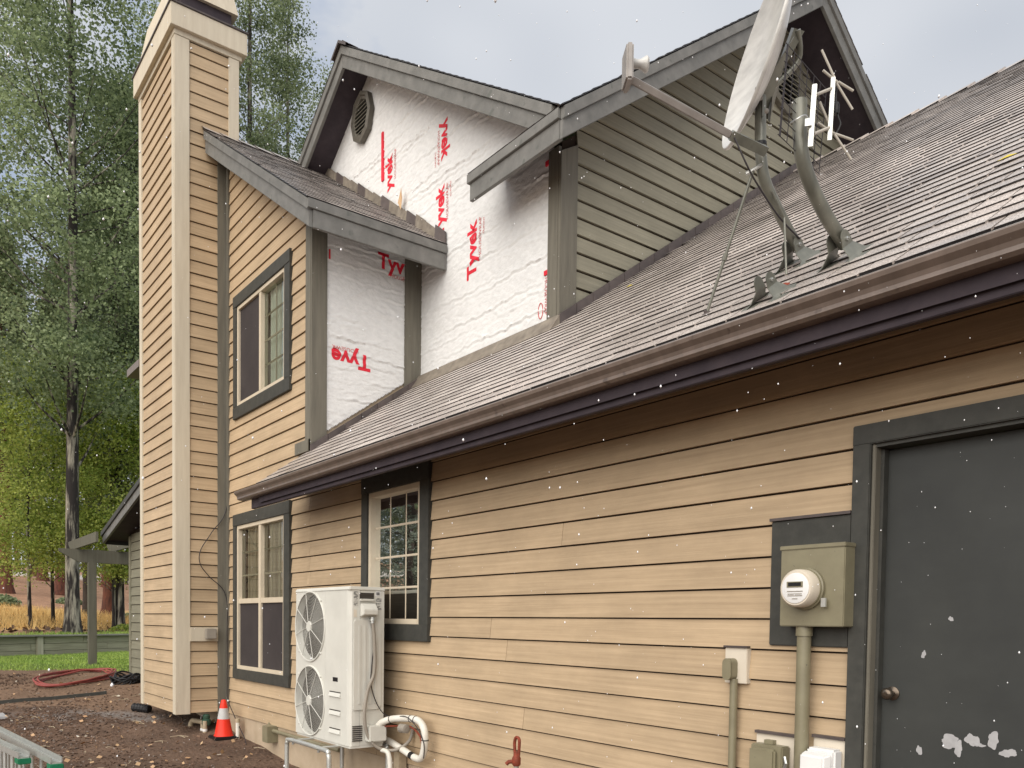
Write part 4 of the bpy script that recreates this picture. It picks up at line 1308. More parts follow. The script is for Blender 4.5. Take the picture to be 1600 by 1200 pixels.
# a spare foot without a mast
sp = thing('mast_foot', roofpt(-2.22, -0.42), 'empty grey mast foot on the roof just above the gutter', 'mast foot')
foot(sp, -2.22, -0.42, sc=0.9)

# ------------------------------------------------------------------ grid antenna
ant = thing('tv_antenna', roofpt(-1.985, -0.23), 'wire grid television antenna with white whisker bars on its own bent mast', 'antenna')
foot(ant, -1.985, -0.23)
mastB = smooth_path([(-1.985, -0.23, 3.215), (-1.985, -0.37, 3.285), (-1.985, -0.49, 3.375), (-1.985, -0.555, 3.455), (-1.985, -0.580, 3.54), (-1.985, -0.588, 3.68)], 6)
put('mast', MB().tube(mastB, 0.0285, 16), 'galv', ant, smooth=50)
def sp3(px, py, d):
    return CAM + (fw + R_ * ((px - 800) / 1282.39) + U_ * ((1020.55 - py) / 1282.39)) * d
gtl, gtr, gbl, gbr = sp3(1231, 70, 3.20), sp3(1312, 178, 3.45), sp3(1216, 205, 3.20), sp3(1297, 278, 3.42)
gtr = gtl + Vector((-0.055, 0.36, 0.0)); gbl = gtl + Vector((-0.012, -0.02, -0.35)); gbr = gbl + (gtr - gtl)
for j in range(11):
    t = j / 10
    a, b = gtl.lerp(gbl, t), gtr.lerp(gbr, t)
    put('grid_wire', MB().tube([a - (b - a) * .05, b], 0.0017, 5), 'wire', ant)
for i in range(7):
    t = i / 6
    a, b = gtl.lerp(gtr, t), gbl.lerp(gbr, t)
    put('grid_wire', MB().tube([a, b], 0.0017 if i else 0.004, 5), 'wire', ant)
def bar(px0, py0, px1, py1, d, w):
    a, b = sp3(px0, py0, d), sp3(px1, py1, d)
    q = Rv * w
    s_ = VD * w
    return MB().hexa([b - q - s_, b + q - s_, b + q + s_, b - q + s_], [a - q - s_, a + q - s_, a + q + s_, a - q + s_])
put('boom_plate', bar(1273, 131, 1266, 229, 3.24, 0.0095), 'alu', ant, bevel=.002)
put('element_plate', bar(1302, 120, 1296, 219, 3.30, 0.0085), 'alu', ant, bevel=.002)
put('spacer', MB().tube([sp3(1275, 148, 3.25), sp3(1300, 138, 3.30)], 0.006, 8), 'whisker', ant)
put('spacer', MB().tube([sp3(1272, 209, 3.25), sp3(1297, 199, 3.30)], 0.006, 8), 'whisker', ant)
for a, b in (((1284, 78), (1304, 122)), ((1286, 110), (1310, 130)), ((1310, 128), (1333, 142)), ((1307, 130), (1332, 171)), ((1281, 159), (1298, 200)), ((1278, 192), (1305, 210)), ((1305, 209), (1333, 219)), ((1304, 210), (1330, 249))):
    put('whisker', MB().tube([sp3(*a, 3.31), sp3(*b, 3.33)], 0.0048, 8), 'whisker', ant, smooth=60)
put('balun', MB().lathe(sp3(1306, 178, 3.33), (0, 0, 1), [(.012, 0), (.014, .01), (.014, .035), (.008, .045)], 10), 'blackp', ant)
put('feed_lead', MB().tube(smooth_path([sp3(1308, 132, 3.33), sp3(1306, 155, 3.33), sp3(1309, 180, 3.33), sp3(1313, 195, 3.33), sp3(1304, 212, 3.33)], 5), 0.0035, 6), 'blackp', ant)
put('u_bolt', MB().tube(smooth_path([sp3(1235, 192, 3.25), sp3(1245, 186, 3.22), sp3(1258, 180, 3.22), sp3(1264, 190, 3.24), sp3(1258, 196, 3.24)], 5), 0.0035, 6), 'steel', ant)
put('clamp', obox(sp3(1263, 190, 3.24), Rv * .013, VD * .018, Vector((0, 0, .014))), 'alu', ant)

# ------------------------------------------------------------------ heat pump
ac = thing('heat_pump', (-6.65, -0.34, 0.525), 'tall ivory heat pump with two round fans on a stand against the wall', 'heat pump')
AX0, AX1, AY0, AY1, AZ0, AZ1 = -7.20, -6.11, -0.50, -0.183, 0.535, 1.82
# body with two round holes in the front: front panel as ring strips
def front_panel():
    mb = MB()
    cx, r_ = -6.888, 0.30
    xs0, xs1 = AX0, AX0 + 0.625
    for (cz, z0, z1) in ((1.512, 1.18, AZ1), (0.852, AZ0, 1.18)):
        n = 48
        vs, fs = [], []
        for i in range(n):
            a = 2 * math.pi * i / n
            ca, sa = math.cos(a), math.sin(a)
            t = min((xs1 - cx) / ca if ca > 1e-6 else (xs0 - cx) / ca if ca < -1e-6 else 9, (z1 - cz) / sa if sa > 1e-6 else (z0 - cz) / sa if sa < -1e-6 else 9)
            vs += [(cx + r_ * ca, AY0, cz + r_ * sa), (cx + t * ca, AY0, cz + t * sa), (cx + (r_ - .012) * ca, AY0 + .05, cz + (r_ - .012) * sa)]
        for i in range(n):
            j = (i + 1) % n
            fs += [(3 * i, 3 * i + 1, 3 * j + 1, 3 * j), (3 * i, 3 * j, 3 * j + 2, 3 * i + 2)]
        # fill the corners
        mb.add(vs, fs)
        for (x, z) in ((xs0, z0), (xs1, z0), (xs0, z1), (xs1, z1)):
            a = math.atan2(z - cz, x - cx)
            k = a / (2 * math.pi) * n
            i0 = int(math.floor(k)) % n
            i1 = (i0 + 1) % n
            mb.add([vs[3 * i0 + 1], vs[3 * i1 + 1], (x, AY0, z)], [(0, 1, 2)])
    return mb
put('front_panel', front_panel(), 'acwhite', ac)
put('service_panel', Box(AX0 + .626, AX1 - .055, AY0, AY0 + .02, AZ0, AZ1), 'acwhite', ac)
put('corner_panel', MB().prism([(AX1 - .054, AY0, AZ0), (AX1 - .02, AY0 + .006, AZ0), (AX1 - .004, AY0 + .022, AZ0), (AX1, AY0 + .05, AZ0), (AX1, AY0 + .09, AZ0), (AX1 - .054, AY0 + .09, AZ0)], (0, 0, AZ1 - AZ0)), 'acwhite', ac)
put('side_panel', Box(AX1 - .03, AX1 - .001, AY0 + .093, AY1, AZ0, AZ1), 'acwhite', ac, bevel=.004)
put('side_panel', Box(AX0, AX0 + .02, AY0 + .003, AY1, AZ0, AZ1), 'acwhite', ac)
put('coil', Box(AX0 + .02, AX1 - .03, AY1 - .03, AY1, AZ0 + .01, AZ1), 'acdark', ac)
put('top_lid', MB().hexa([(AX0 - .008, AY0 - .008, AZ1), (AX1 + .006, AY0 - .008, AZ1), (AX1 + .006, AY1 + .006, AZ1), (AX0 - .008, AY1 + .006, AZ1)], [(AX0 + .0, AY0 + .0, AZ1 + .03), (AX1 - .0, AY0 + .0, AZ1 + .03), (AX1 - .0, AY1, AZ1 + .03), (AX0 + .0, AY1, AZ1 + .03)]), 'acwhite', ac, bevel=.005)
put('base_pan', Box(AX0 + .01, AX1 - .005, AY0 + .01, AY1 - .01, AZ0 - .02, AZ0), 'acwhite', ac)
for cz in (1.512, 0.852):
    cx = -6.888
    fan = bpy.data.objects.new('fan', None)
    link(fan, (cx, AY0, cz), ac)
    put('shroud', MB().lathe((cx, AY0 + .05, cz), (0, 1, 0), [(.288, 0), (.285, .12)], 40), 'acdark', fan, smooth=60)
    for b in range(3):
        a0 = b * 2 * math.pi / 3 + 0.5
        vs, fs = [], []
        for j in range(5):
            rr = .06 + .21 * j / 4
            for i in range(7):
                a = a0 + (i / 6) * (1.25 - .2 * j / 4) + .25 * j / 4
                vs.append((cx + rr * math.cos(a), AY0 + .05 + .09 * i / 6, cz + rr * math.sin(a)))
        for j in range(4):
            for i in range(6):
                q = j * 7 + i
                fs.append((q, q + 1, q + 8, q + 7))
        put('blade', MB().add(vs, fs), 'acblade', fan, smooth=70)
    put('hub', MB().lathe((cx, AY0 - .018, cz), (0, 1, 0), [(.045, 0), (.05, .006), (.05, .014), (.04, .018)], 24), 'acwhite', fan, smooth=40)
    put('grille_rim', MB().tube([(cx + .308 * math.cos(a), AY0 - .004, cz + .308 * math.sin(a)) for a in np.linspace(0, 2 * math.pi, 65)[:-1]], 0.0085, 6, closed=True), 'acwhite', fan, smooth=60)
    mb = MB()
    for i in range(19):
        rr = .062 + i * .0127
        mb.tube([(cx + rr * math.cos(a), AY0 - .012 + .010 * (rr / .3) ** 2, cz + rr * math.sin(a)) for a in np.linspace(0, 2 * math.pi, 57)[:-1]], 0.0012, 4, closed=True)
    put('grille_wires', mb, 'acwhite', fan, smooth=80)
    for i in range(8):
        a = i * math.pi / 4 + .26
        put('spoke', MB().tube([(cx + .05 * math.cos(a), AY0 - .016, cz + .05 * math.sin(a)), (cx + .305 * math.cos(a), AY0 - .008, cz + .305 * math.sin(a))], 0.003, 6), 'acwhite', fan)
    for i in range(4):
        a = i * math.pi / 2 + .78
        put('grille_clip', MB().tube([(cx + .315 * math.cos(a), AY0 - .006, cz + .315 * math.sin(a)), (cx + .33 * math.cos(a), AY0 - .002, cz + .33 * math.sin(a))], 0.008, 6), 'acwhite', fan)
for z in (0.948, 0.794, 0.637):
    put('grip_slot', MB().hexa([(-6.485, AY0 - .001, z - .028), (-6.275, AY0 - .001, z - .028), (-6.275, AY0 - .014, z - .020), (-6.485, AY0 - .014, z - .020)], [(-6.485, AY0 - .001, z + .012), (-6.275, AY0 - .001, z + .012), (-6.275, AY0 - .002, z + .012), (-6.485, AY0 - .002, z + .012)]), 'acwhite', ac)
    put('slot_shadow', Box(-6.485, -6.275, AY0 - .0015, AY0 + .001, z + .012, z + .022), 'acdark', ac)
put('badge', Box(-6.42, -6.33, AY0 - .003, AY0, 1.055, 1.09), 'blackp', ac)
# side details (right face)
sx = AX1
put('access_panel', MB().prism([(sx, -.465, .83), (sx, -.245, .83), (sx, -.215, .86), (sx, -.215, 1.56), (sx, -.235, 1.58), (sx, -.455, 1.58), (sx, -.472, 1.56), (sx, -.472, .84)], (.012, 0, 0)), 'acwhite', ac, bevel=.004)
for k in range(4):
    y = -.43 + k * .05
    put('panel_rib', Box(sx + .012, sx + .017, y, y + .022, .88, 1.53), 'acwhite', ac, bevel=.002)
put('handle_recess', Box(sx - .0, sx + .004, -.415, -.285, 1.745, 1.80), 'acdark', ac)
put('handle_lip', Box(sx, sx + .02, -.415, -.285, 1.73, 1.75), 'acwhite', ac, bevel=.003)
put('terminal_cover', MB().prism([(sx, -.41, 1.60), (sx + .07, -.41, 1.62), (sx + .07, -.41, 1.66), (sx + .03, -.41, 1.71), (sx, -.41, 1.71)], (0, .13, 0)), 'acwhite', ac, bevel=.004)
put('valve_cover', Box(sx, sx + .085, -.36, -.20, .57, .705), 'acwhite', ac, bevel=.008)
for k in range(8):
    z = .575 + k * .017
    put('louver', MB().hexa([(sx, -.475, z), (sx, -.385, z), (sx + .008, -.385, z), (sx + .008, -.475, z)], [(sx, -.475, z + .009), (sx, -.385, z + .009), (sx + .001, -.385, z + .009), (sx + .001, -.475, z + .009)]), 'acdark', ac)
put('rating_label', Box(sx, sx + .002, -.468, -.43, 1.69, 1.81), 'label', ac)
put('rating_label', Box(sx, sx + .002, -.468, -.44, 1.60, 1.66), 'panel', ac)
put('rating_label', Box(sx, sx + .002, -.265, -.215, 1.66, 1.76), 'label', ac)
put('barcode_label', Box(sx, sx + .002, -.268, -.225, 1.775, 1.815), 'white', ac)
for k, yy in enumerate((-.262, -.254, -.249, -.243, -.236)):
    put('barcode_bar', Box(sx + .002, sx + .003, yy, yy + .004, 1.782, 1.808), 'blackp', ac)
put('conduit_fitting', MB().lathe((sx + .04, -.315, 1.60), (0, 0, -1), [(.02, 0), (.02, .012), (.025, .014), (.025, .03), (.018, .032), (.018, .05)], 14), 'steel', ac)
put('power_conduit', MB().tube(smooth_path([(sx + .04, -.315, 1.555), (sx + .045, -.30, 1.40), (sx + .045, -.30, 1.15), (sx + .05, -.36, 1.0), (sx + .06, -.395, .82), (sx + .06, -.37, .64), (sx + .08, -.28, .52), (sx + .16, -.16, .50), (sx + .22, -.06, .58), (sx + .20, -.015, .70)], 8), 0.0145, 10), 'hosegrey', ac, smooth=60)
put('control_cable', MB().tube(smooth_path([(sx + .03, -.335, 1.59), (sx + .035, -.30, 1.40), (sx + .03, -.315, 1.20), (sx + .035, -.325, 1.05), (sx + .04, -.28, .90), (sx + .06, -.22, .80), (sx + .12, -.16, .76)], 7), 0.0045, 6), 'wire', ac)

# line set
ls = thing('line_set', (-5.9, -0.12, 0.45), 'white insulated refrigerant pipe looping from the heat pump to the wall', 'pipe')
lp_ = smooth_path([(sx + .05, -.27, .66), (sx + .06, -.25, .715), (-5.98, -.19, .755), (-5.80, -.15, .778), (-5.64, -.13, .775), (-5.565, -.12, .71), (-5.56, -.115, .60), (-5.61, -.11, .485), (-5.70, -.11, .462), (-5.90, -.11, .50), (-6.15, -.10, .54), (-6.5, -.08, .56)], 8)
put('insulated_pipe', MB().tube(lp_, 0.029, 12), 'pvc', ls, smooth=60)
def tie(p, d, r_=.031):
    p, d = Vector(p), Vector(d).normalized()
    put('tie', MB().tube([p - d * .004, p + d * .004], r_, 10), 'blackp', ls)
tie(lp_[16], lp_[17] - lp_[15]); tie(lp_[27], lp_[28] - lp_[26]); tie(lp_[30], lp_[31] - lp_[29]); tie(lp_[46], lp_[47] - lp_[45])
put('tape_band', MB().tube([lp_[66], lp_[68]], .0305, 10), 'blackp', ls)
put('bare_pipe', MB().tube(smooth_path([(sx + .05, -.25, .69), (-5.95, -.15, .70), (-5.78, -.13, .715), (-5.64, -.12, .66), (-5.60, -.115, .58)], 7), 0.008, 8), 'rust', ls, smooth=60)
put('surge_coil', MB().lathe((-5.85, -.17, .695), (1, .1, .02), [(.034, 0), (.038, .006), (.036, .02), (.038, .03), (.036, .045), (.038, .06), (.037, .085), (.02, .09)], 14), 'hosegrey', ls)
put('cable', MB().tube(smooth_path([(-5.99, -.17, .755), (-5.76, -.18, .80), (-5.60, -.16, .72), (-5.535, -.14, .60), (-5.57, -.12, .48)], 7), 0.004, 6), 'wire', ls)
put('drain_tube', MB().tube(smooth_path([(-6.02, -.25, .50), (-5.94, -.22, .44), (-5.93, -.22, .02)], 5), 0.02, 10), 'pvc', ls, smooth=60)

# stand
st = thing('equipment_stand', (-6.6, -0.4, 0.0), 'galvanised tube stand under the heat pump', 'stand')
for x_ in ():
    pass
for y_, yy in ((-.66, 'front'), (-.12, 'rear')):
    z_ = .505
    pts = smooth_path([(-7.02, y_, -.05), (-7.02, y_, .40), (-7.005, y_, .475), (-6.93, y_, z_), (-6.24, y_, z_), (-6.165, y_, .475), (-6.15, y_, .40), (-6.15, y_, -.05)], 5)
    put('frame_tube', MB().tube(pts, 0.02, 12), 'alu', st, smooth=60)
for x_ in (-6.88, -6.35):
    put('cross_rail', Box(x_ - .025, x_ + .025, -.69, -.10, .525 - .022, .514), 'alu', st, bevel=.002)
    put('rail_bolt', MB().lathe((x_, -.66, .47), (0, 0, 1), [(.012, 0), (.012, .02), (.006, .021), (.006, .06)], 8), 'steel', st)
put('wood_post', Box(-6.08, -5.99, -.10, -.03, -.02, .47), 'ivoryp', st)

# ------------------------------------------------------------------ meter, boxes, conduits on the wall
em = thing('electric_meter', (-2.15, -0.06, 1.2), 'olive electric meter box with round glass meter beside the door', 'electric meter')
put('backing_board', Box(-2.455, -2.033, -.034, 0.0, 1.475, 2.085), 'trim', em, bevel=.004)
put('backing_flashing', Box(-2.46, -2.033, -.046, 0.0, 2.086, 2.10), 'flash', em)
put('box', Box(-2.335, -2.005, -.125, -.035, 1.57, 1.945), 'metalgrn', em, bevel=.004)
put('box_lip', Box(-2.339, -2.001, -.131, -.035, 1.93, 1.95), 'metalgrn', em, bevel=.003)
mc = Vector((-2.195, -.126, 1.745))
put('meter_ring', MB().lathe(mc, (0, -1, 0), [(.098, 0), (.098, .016), (.092, .02), (.092, .028)], 36), 'metalgrn', em, smooth=40)
put('meter_can', MB().lathe(mc, (0, -1, 0), [(.088, .02), (.087, .075), (.078, .086), (.01, .0862)], 36), 'panel', em, smooth=40)
put('meter_face', MB().lathe(mc, (0, -1, 0), [(.070, .08), (.070, .089), (.068, .09), (.01, .0902)], 32), 'white', em, smooth=40)
put('display', Box(mc.x - .042, mc.x + .04, mc.y - .093, mc.y - .09, mc.z + .004, mc.z + .03), 'metalgrn', em)
put('display_window', Box(mc.x - .034, mc.x + .032, mc.y - .0945, mc.y - .093, mc.z + .009, mc.z + .026), 'blackp', em)
for k, (w_, z_) in enumerate(((.04, -.016), (.036, -.028), (.038, -.036), (.014, -.05))):
    put('print_line', Box(mc.x - w_, mc.x + w_, mc.y - .0925, mc.y - .0903, mc.z + z_, mc.z + z_ + .0035), 'hosegrey', em)
put('seal', Box(mc.x + .095, mc.x + .118, mc.y - .03, mc.y - .02, mc.z - .085, mc.z - .045), 'alu', em)
put('sensor_port', Box(mc.x + .074, mc.x + .084, mc.y - .075, mc.y - .05, mc.z - .008, mc.z + .012), 'blackp', em)
put('conduit', MB().tube([(-2.232, -.075, 1.575), (-2.232, -.075, 0.2)], 0.033, 18), 'metalgrn', em, smooth=60)
put('conduit_collar', MB().tube([(-2.232, -.075, 1.572), (-2.232, -.075, 1.525)], 0.039, 18), 'metalgrn', em, smooth=60)

jb = thing('conduit_body', (-2.64, -0.05, 1.1), 'small olive conduit body with thin conduit on a cream block', 'conduit')
put('mounting_block', Box(-2.715, -2.578, -.04, 0.0, 1.272, 1.455), 'panel', jb, bevel=.003)
put('block_flashing', Box(-2.72, -2.573, -.05, 0.0, 1.456, 1.466), 'flash', jb)
pts = [(-2.682 + .0265 * math.cos(a), -.095, (1.375 if math.sin(a) > 0 else 1.315) + .0265 * math.sin(a)) for a in np.linspace(0, 2 * math.pi, 25)[:-1]]
put('body', MB().prism([(p[0] + .022, p[1] + .005, p[2]) for p in pts], (0, .06, 0)), 'metalgrn', jb, bevel=.003)
put('cover', MB().prism([(p[0] + .022, p[1] - .004, p[2]) for p in pts], (0, .007, 0)), 'metalgrn', jb)
put('conduit', MB().tube([(-2.648, -.05, 1.295), (-2.648, -.05, 0.15)], 0.0205, 14), 'metalgrn', jb, smooth=60)

ub = thing('utility_box', (-2.42, -0.06, 0.7), 'olive utility box left of the thick meter conduit near the ground', 'utility box')
put('mounting_block', Box(-2.515, -2.275, -.03, 0.0, .62, 1.03), 'panel', ub)
put('block_flashing', Box(-2.52, -2.275, -.042, 0.0, 1.031, 1.045), 'flash', ub)
put('box', Box(-2.50, -2.32, -.10, -.031, .62, .985), 'metalgrn', ub, bevel=.006)
put('cover', Box(-2.492, -2.345, -.128, -.101, .63, .972), 'metalgrn', ub, bevel=.01)
put('latch', Box(-2.45, -2.40, -.06, -.03, .986, 1.005), 'metalgrn', ub)
put('lock', MB().tube([(-2.312, -.09, .94), (-2.300, -.095, .91), (-2.312, -.09, .88)], .008, 6), 'steel', ub)

wb = thing('telephone_box', (-2.1, -0.06, 0.7), 'white plastic cable box beside the door trim near the ground', 'utility box')
put('mounting_block', Box(-2.195, -2.035, -.03, 0.0, .62, 1.045), 'panel', wb)
put('block_flashing', Box(-2.2, -2.033, -.042, 0.0, 1.046, 1.06), 'flash', wb)
put('box', Box(-2.19, -2.045, -.10, -.031, .64, 1.005), 'white', wb, bevel=.01)
put('lid', MB().hexa([(-2.196, -.15, .64), (-2.07, -.15, .64), (-2.052, -.101, .64), (-2.196, -.101, .64)], [(-2.196, -.145, .975), (-2.075, -.145, .975), (-2.055, -.101, .99), (-2.196, -.101, .99)]), 'white', wb, bevel=.008)

# hydrant-like red standpipe
sg = thing('yard_hydrant', (-3.95, -0.45, 0.0), 'rusty red standpipe in front of the tan wall', 'standpipe')
put('pipe', MB().tube([(-3.95, -.45, -.05), (-3.95, -.45, .70)], .016, 10), 'hosegrey', sg, smooth=60)
put('head', MB().lathe((-3.95, -.45, .69), (0, 0, 1), [(.02, 0), (.027, .01), (.027, .05), (.02, .06), (.018, .085), (.008, .09)], 12), 'rust', sg, smooth=40)
put('handle', MB().tube(smooth_path([(-3.965, -.45, .77), (-3.97, -.45, .83), (-3.955, -.45, .865), (-3.925, -.45, .855), (-3.925, -.45, .80), (-3.93, -.45, .74)], 5), .010, 8), 'rust', sg, smooth=60)
put('spout', MB().tube([(-3.97, -.45, .715), (-4.0, -.47, .71), (-4.012, -.48, .695)], .013, 8), 'rust', sg, smooth=60)

# vent hood and pipe at the foundation
vh = thing('foundation_box', (-8.95, -0.08, 0.15), 'small olive junction box with pipe along the concrete foundation', 'junction box')
put('box', Box(-9.02, -8.86, -.13, -.0, .19, .375), 'metalgrn', vh, bevel=.005)
put('bracket', MB().prism([(-9.02, -.06, .20), (-9.26, -.02, .285), (-9.10, -.02, .40), (-9.02, -.06, .37)], (0, .02, 0)), 'metalgrn', vh)
put('pipe', MB().tube([(-8.86, -.06, .325), (-7.2, -.06, .325)], .022, 10), 'metalgrn', vh, smooth=60)

# hanging cable beside the chimney
cb_ = thing('loose_cable', (XC, -0.1, 0.1), 'thin dark cable hanging down beside the chimney to the ground', 'cable')
put('strand', MB().tube(smooth_path([(XC + .06, -.02, 3.9), (XC + .06, -.03, 3.0), (XC + .05, -.22, 2.65), (XC + .05, -.355, 2.42), (XC + .05, -.36, 2.25), (XC + .05, -.25, 2.10), (XC + .06, -.05, 1.88), (XC + .12, -.05, 1.4), (XC + .12, -.05, .75), (XC + .15, -.05, .55), (-10.05, -.07, .33), (-9.56, -.12, .11), (-9.35, -.25, .05)], 7), .006, 6), 'wire', cb_)

# ------------------------------------------------------------------ things on the ground by the chimney
cone = thing('traffic_cone', (-10.05, -0.22, 0.0), 'orange traffic cone with a grey reflective band beside the chimney', 'traffic cone')
cz0 = float(low_z(-10.05, -.22))
cc = Vector((-10.05, -.22, cz0))
put('base', MB().box(cc.x - .145, cc.x + .145, cc.y - .145, cc.y + .145, cz0 - .01, cz0 + .03), 'blackp', cone, bevel=.01)
def cr_(h): return 0.115 - 0.085 * (h / 0.46)
put('body', MB().lathe(cc, (0, 0, 1), [(.118, .03), (cr_(.045), .045), (cr_(.235), .235)], 28), 'orange', cone, smooth=40)
put('band', MB().lathe(cc, (0, 0, 1), [(cr_(.235) + .002, .235), (cr_(.365) + .002, .365)], 28), 'reflect', cone, smooth=40)
put('tip', MB().lathe(cc, (0, 0, 1), [(cr_(.365), .365), (cr_(.455), .455), (.022, .468), (.018, .468)], 28), 'orange', cone, smooth=40)

iv = thing('irrigation_valve', (-10.6, -0.28, 0.0), 'aged irrigation pipes with a dark green valve under the chimney', 'valve')
put('elbow_pipe', MB().tube(smooth_path([(-10.98, -.34, .0), (-10.98, -.34, .17), (-10.95, -.33, .235), (-10.86, -.32, .25), (-10.62, -.28, .25)], 5), .032, 12), 'ivoryp', iv, smooth=60)
put('elbow_collar', MB().tube([(-10.98, -.34, .02), (-10.98, -.34, .06)], .042, 12), 'ivoryp', iv)
put('valve_body', MB().lathe((-10.56, -.27, .22), (0, 0, 1), [(.045, 0), (.055, .02), (.055, .07), (.04, .08), (.045, .09), (.045, .125), (.03, .14)], 14), 'valveg', iv, smooth=40)
for dx in (-.05, .04):
    put('riser', MB().tube([(-10.56 + dx, -.30, -.02), (-10.56 + dx, -.30, .28)], .027, 12), 'ivoryp', iv, smooth=60)
    for zz, mm in ((.10, 'valveg'), (.15, 'white'), (.06, 'white')):
        put('label_band', MB().tube([(-10.56 + dx, -.30, zz), (-10.56 + dx, -.30, zz + .03)], .0295, 12), mm, iv)
put('solenoid_wire', MB().tube(smooth_path([(-10.60, -.27, .33), (-10.72, -.28, .33), (-10.78, -.27, .25), (-10.74, -.26, .2)], 5), .006, 6), 'white', iv)
pr = thing('pvc_riser', (-9.90, -0.10, 0.0), 'capped white plastic riser pipe behind the orange cone', 'pipe')
put('pipe', MB().tube([(-9.93, -.09, -.02), (-9.93, -.09, .33)], .024, 12), 'pvc', pr, smooth=60)
put('cap', MB().tube([(-9.93, -.09, .31), (-9.93, -.09, .355)], .029, 12), 'ivoryp', pr, smooth=40)

# red hose coil
def coil(name, c, ra, rb, rot, turns, rr, m, label, cat, seed, zamp=0.02):
    r = np.random.default_rng(seed)
    o = thing(name, c, label, cat)
    pts = []
    n = 26
    for k in range(turns):
        fa, fb = r.uniform(.86, 1.06), r.uniform(.8, 1.05)
        ox, oy = r.uniform(-.05, .05), r.uniform(-.05, .05)
        for i in range(n):
            a = 2 * math.pi * i / n
            u, v = ox + ra * fa * math.cos(a), oy + rb * fb * math.sin(a)
            x, y = c[0] + u * math.cos(rot) - v * math.sin(rot), c[1] + u * math.sin(rot) + v * math.cos(rot)
            pts.append((x, y, gz(x, y) + rr + k * rr * .9 + zamp * math.sin(a * 2 + k)))
    put('tube', MB().tube(smooth_path(pts, 2), rr, 7), m, o, smooth=70)
    return o
coil('garden_hose', (-15.59, -0.88, 0.49), 0.95, 0.50, math.atan2(FY, FX), 5, .016, 'hosered', 'red garden hose coiled flat on the bare dirt', 'hose', 3)
coil('black_hose', (-14.75, -0.28, 0.52), 0.20, 0.22, 0.3, 9, .014, 'blackp', 'black drip hose bundled in a heap at the wing corner', 'hose', 4, 0.05)
bs = thing('drain_pipe', (-12.9, -1.0, 0.3), 'black corrugated drain pipe end left of the chimney foot', 'pipe')
pp = [Vector((-12.44 + .07 * i, -.70 + .055 * i, float(low_z(-12.44 + .07 * i, -.70 + .055 * i)) + .05)) for i in range(4)]
put('tube', MB().tube(smooth_path(pp, 4), [.055 + (.008 if i % 2 else 0) for i in range(13)], 12), 'blackp', bs)
# edging and paver
ed = thing('lawn_edging', (-14.9, -2.2, 0.3), 'dark lawn edging strip between mulch and bare dirt', 'edging')
ep = []
for i in range(25):
    t = i / 24
    x, y = -13.9 - 0.2 * t + 0.0, -0.75 - 3.4 * t
    ep.append((x, y))
mb = MB()
for (a, b) in zip(ep[:-1], ep[1:]):
    za, zb = gz(*a), gz(*b)
    mb.hexa([(a[0], a[1], za - .05), (b[0], b[1], zb - .05), (b[0] - .03, b[1], zb - .05), (a[0] - .03, a[1], za - .05)], [(a[0], a[1], za + .05), (b[0], b[1], zb + .05), (b[0] - .03, b[1], zb + .05), (a[0] - .03, a[1], za + .05)])
put('strip', mb, 'trim', ed)
pvx, pvy = -12.95, -2.35
pv = put('paver', MB().hexa([(pvx - .2, pvy - .16, gz(pvx, pvy) - .02), (pvx + .2, pvy - .14, gz(pvx, pvy) - .02), (pvx + .2, pvy + .16, gz(pvx, pvy) - .02), (pvx - .2, pvy + .15, gz(pvx, pvy) - .02)],
    [(pvx - .2, pvy - .16, gz(pvx, pvy) + .05), (pvx + .2, pvy - .14, gz(pvx, pvy) + .035), (pvx + .2, pvy + .16, gz(pvx, pvy) + .035), (pvx - .2, pvy + .15, gz(pvx, pvy) + .05)]), 'peel', None, bevel=.008, label='single grey concrete paver lying by the lawn edging', cat='paver')

# ladder lying on its side, lower left
ld = thing('ladder', (-8.0, -2.6, 0.0), 'aluminium ladder with green end caps lying on its side in the foreground', 'ladder')
def rail(p, q, z, w=.042, h=.05, n='rail'):
    p, q = Vector((*p, z)), Vector((*q, z))
    t = (q - p).normalized()
    s = Vector((-t.y, t.x, 0)) * w
    put(n, MB().hexa([p - s, q - s, q + s, p + s], [v + Vector((0, 0, .012)) for v in (p - s, q - s, q + s, p + s)]), 'alu', ld)
    for sg_ in (-1, 1):
        e = s * (sg_ * .9)
        put('rail_flange', MB().hexa([p + e - s * .1, q + e - s * .1, q + e + s * .1, p + e + s * .1], [v + Vector((0, 0, h)) for v in (p + e - s * .1, q + e - s * .1, q + e + s * .1, p + e + s * .1)]), 'alu', ld)
    put('end_cap', MB().hexa([q - t * .10 - s * 1.12, q + t * .02 - s * 1.12, q + t * .02 + s * 1.12, q - t * .10 + s * 1.12], [v + Vector((0, 0, -.045)) for v in (q - t * .10 - s * 1.12, q + t * .02 - s * 1.12, q + t * .02 + s * 1.12, q - t * .10 + s * 1.12)]), 'greenp', ld, bevel=.006)
    return t, s
LA, LB = (-9.6, -2.67), (-7.09, -2.475)
LC_, LD_ = (-9.4, -2.86), (-7.50, -2.64)
for (a, b) in ((LA, LB), (LC_, LD_)):
    rail(a, b, .44)
    rail(a, b, .03)
    for k in range(8):
        t = .06 + k * .125
        x, y = a[0] + (b[0] - a[0]) * t, a[1] + (b[1] - a[1]) * t
        put('rung', MB().tube([(x, y, .04), (x, y, .44)], .016, 8), 'alu', ld)
text_mesh('rail_lettering', '( O )  l', .07, (-7.98, -2.715, .4555), (.993, .117, 0), (-.117, .993, 0), 'wire', ld, length=.28, depth=.0005)

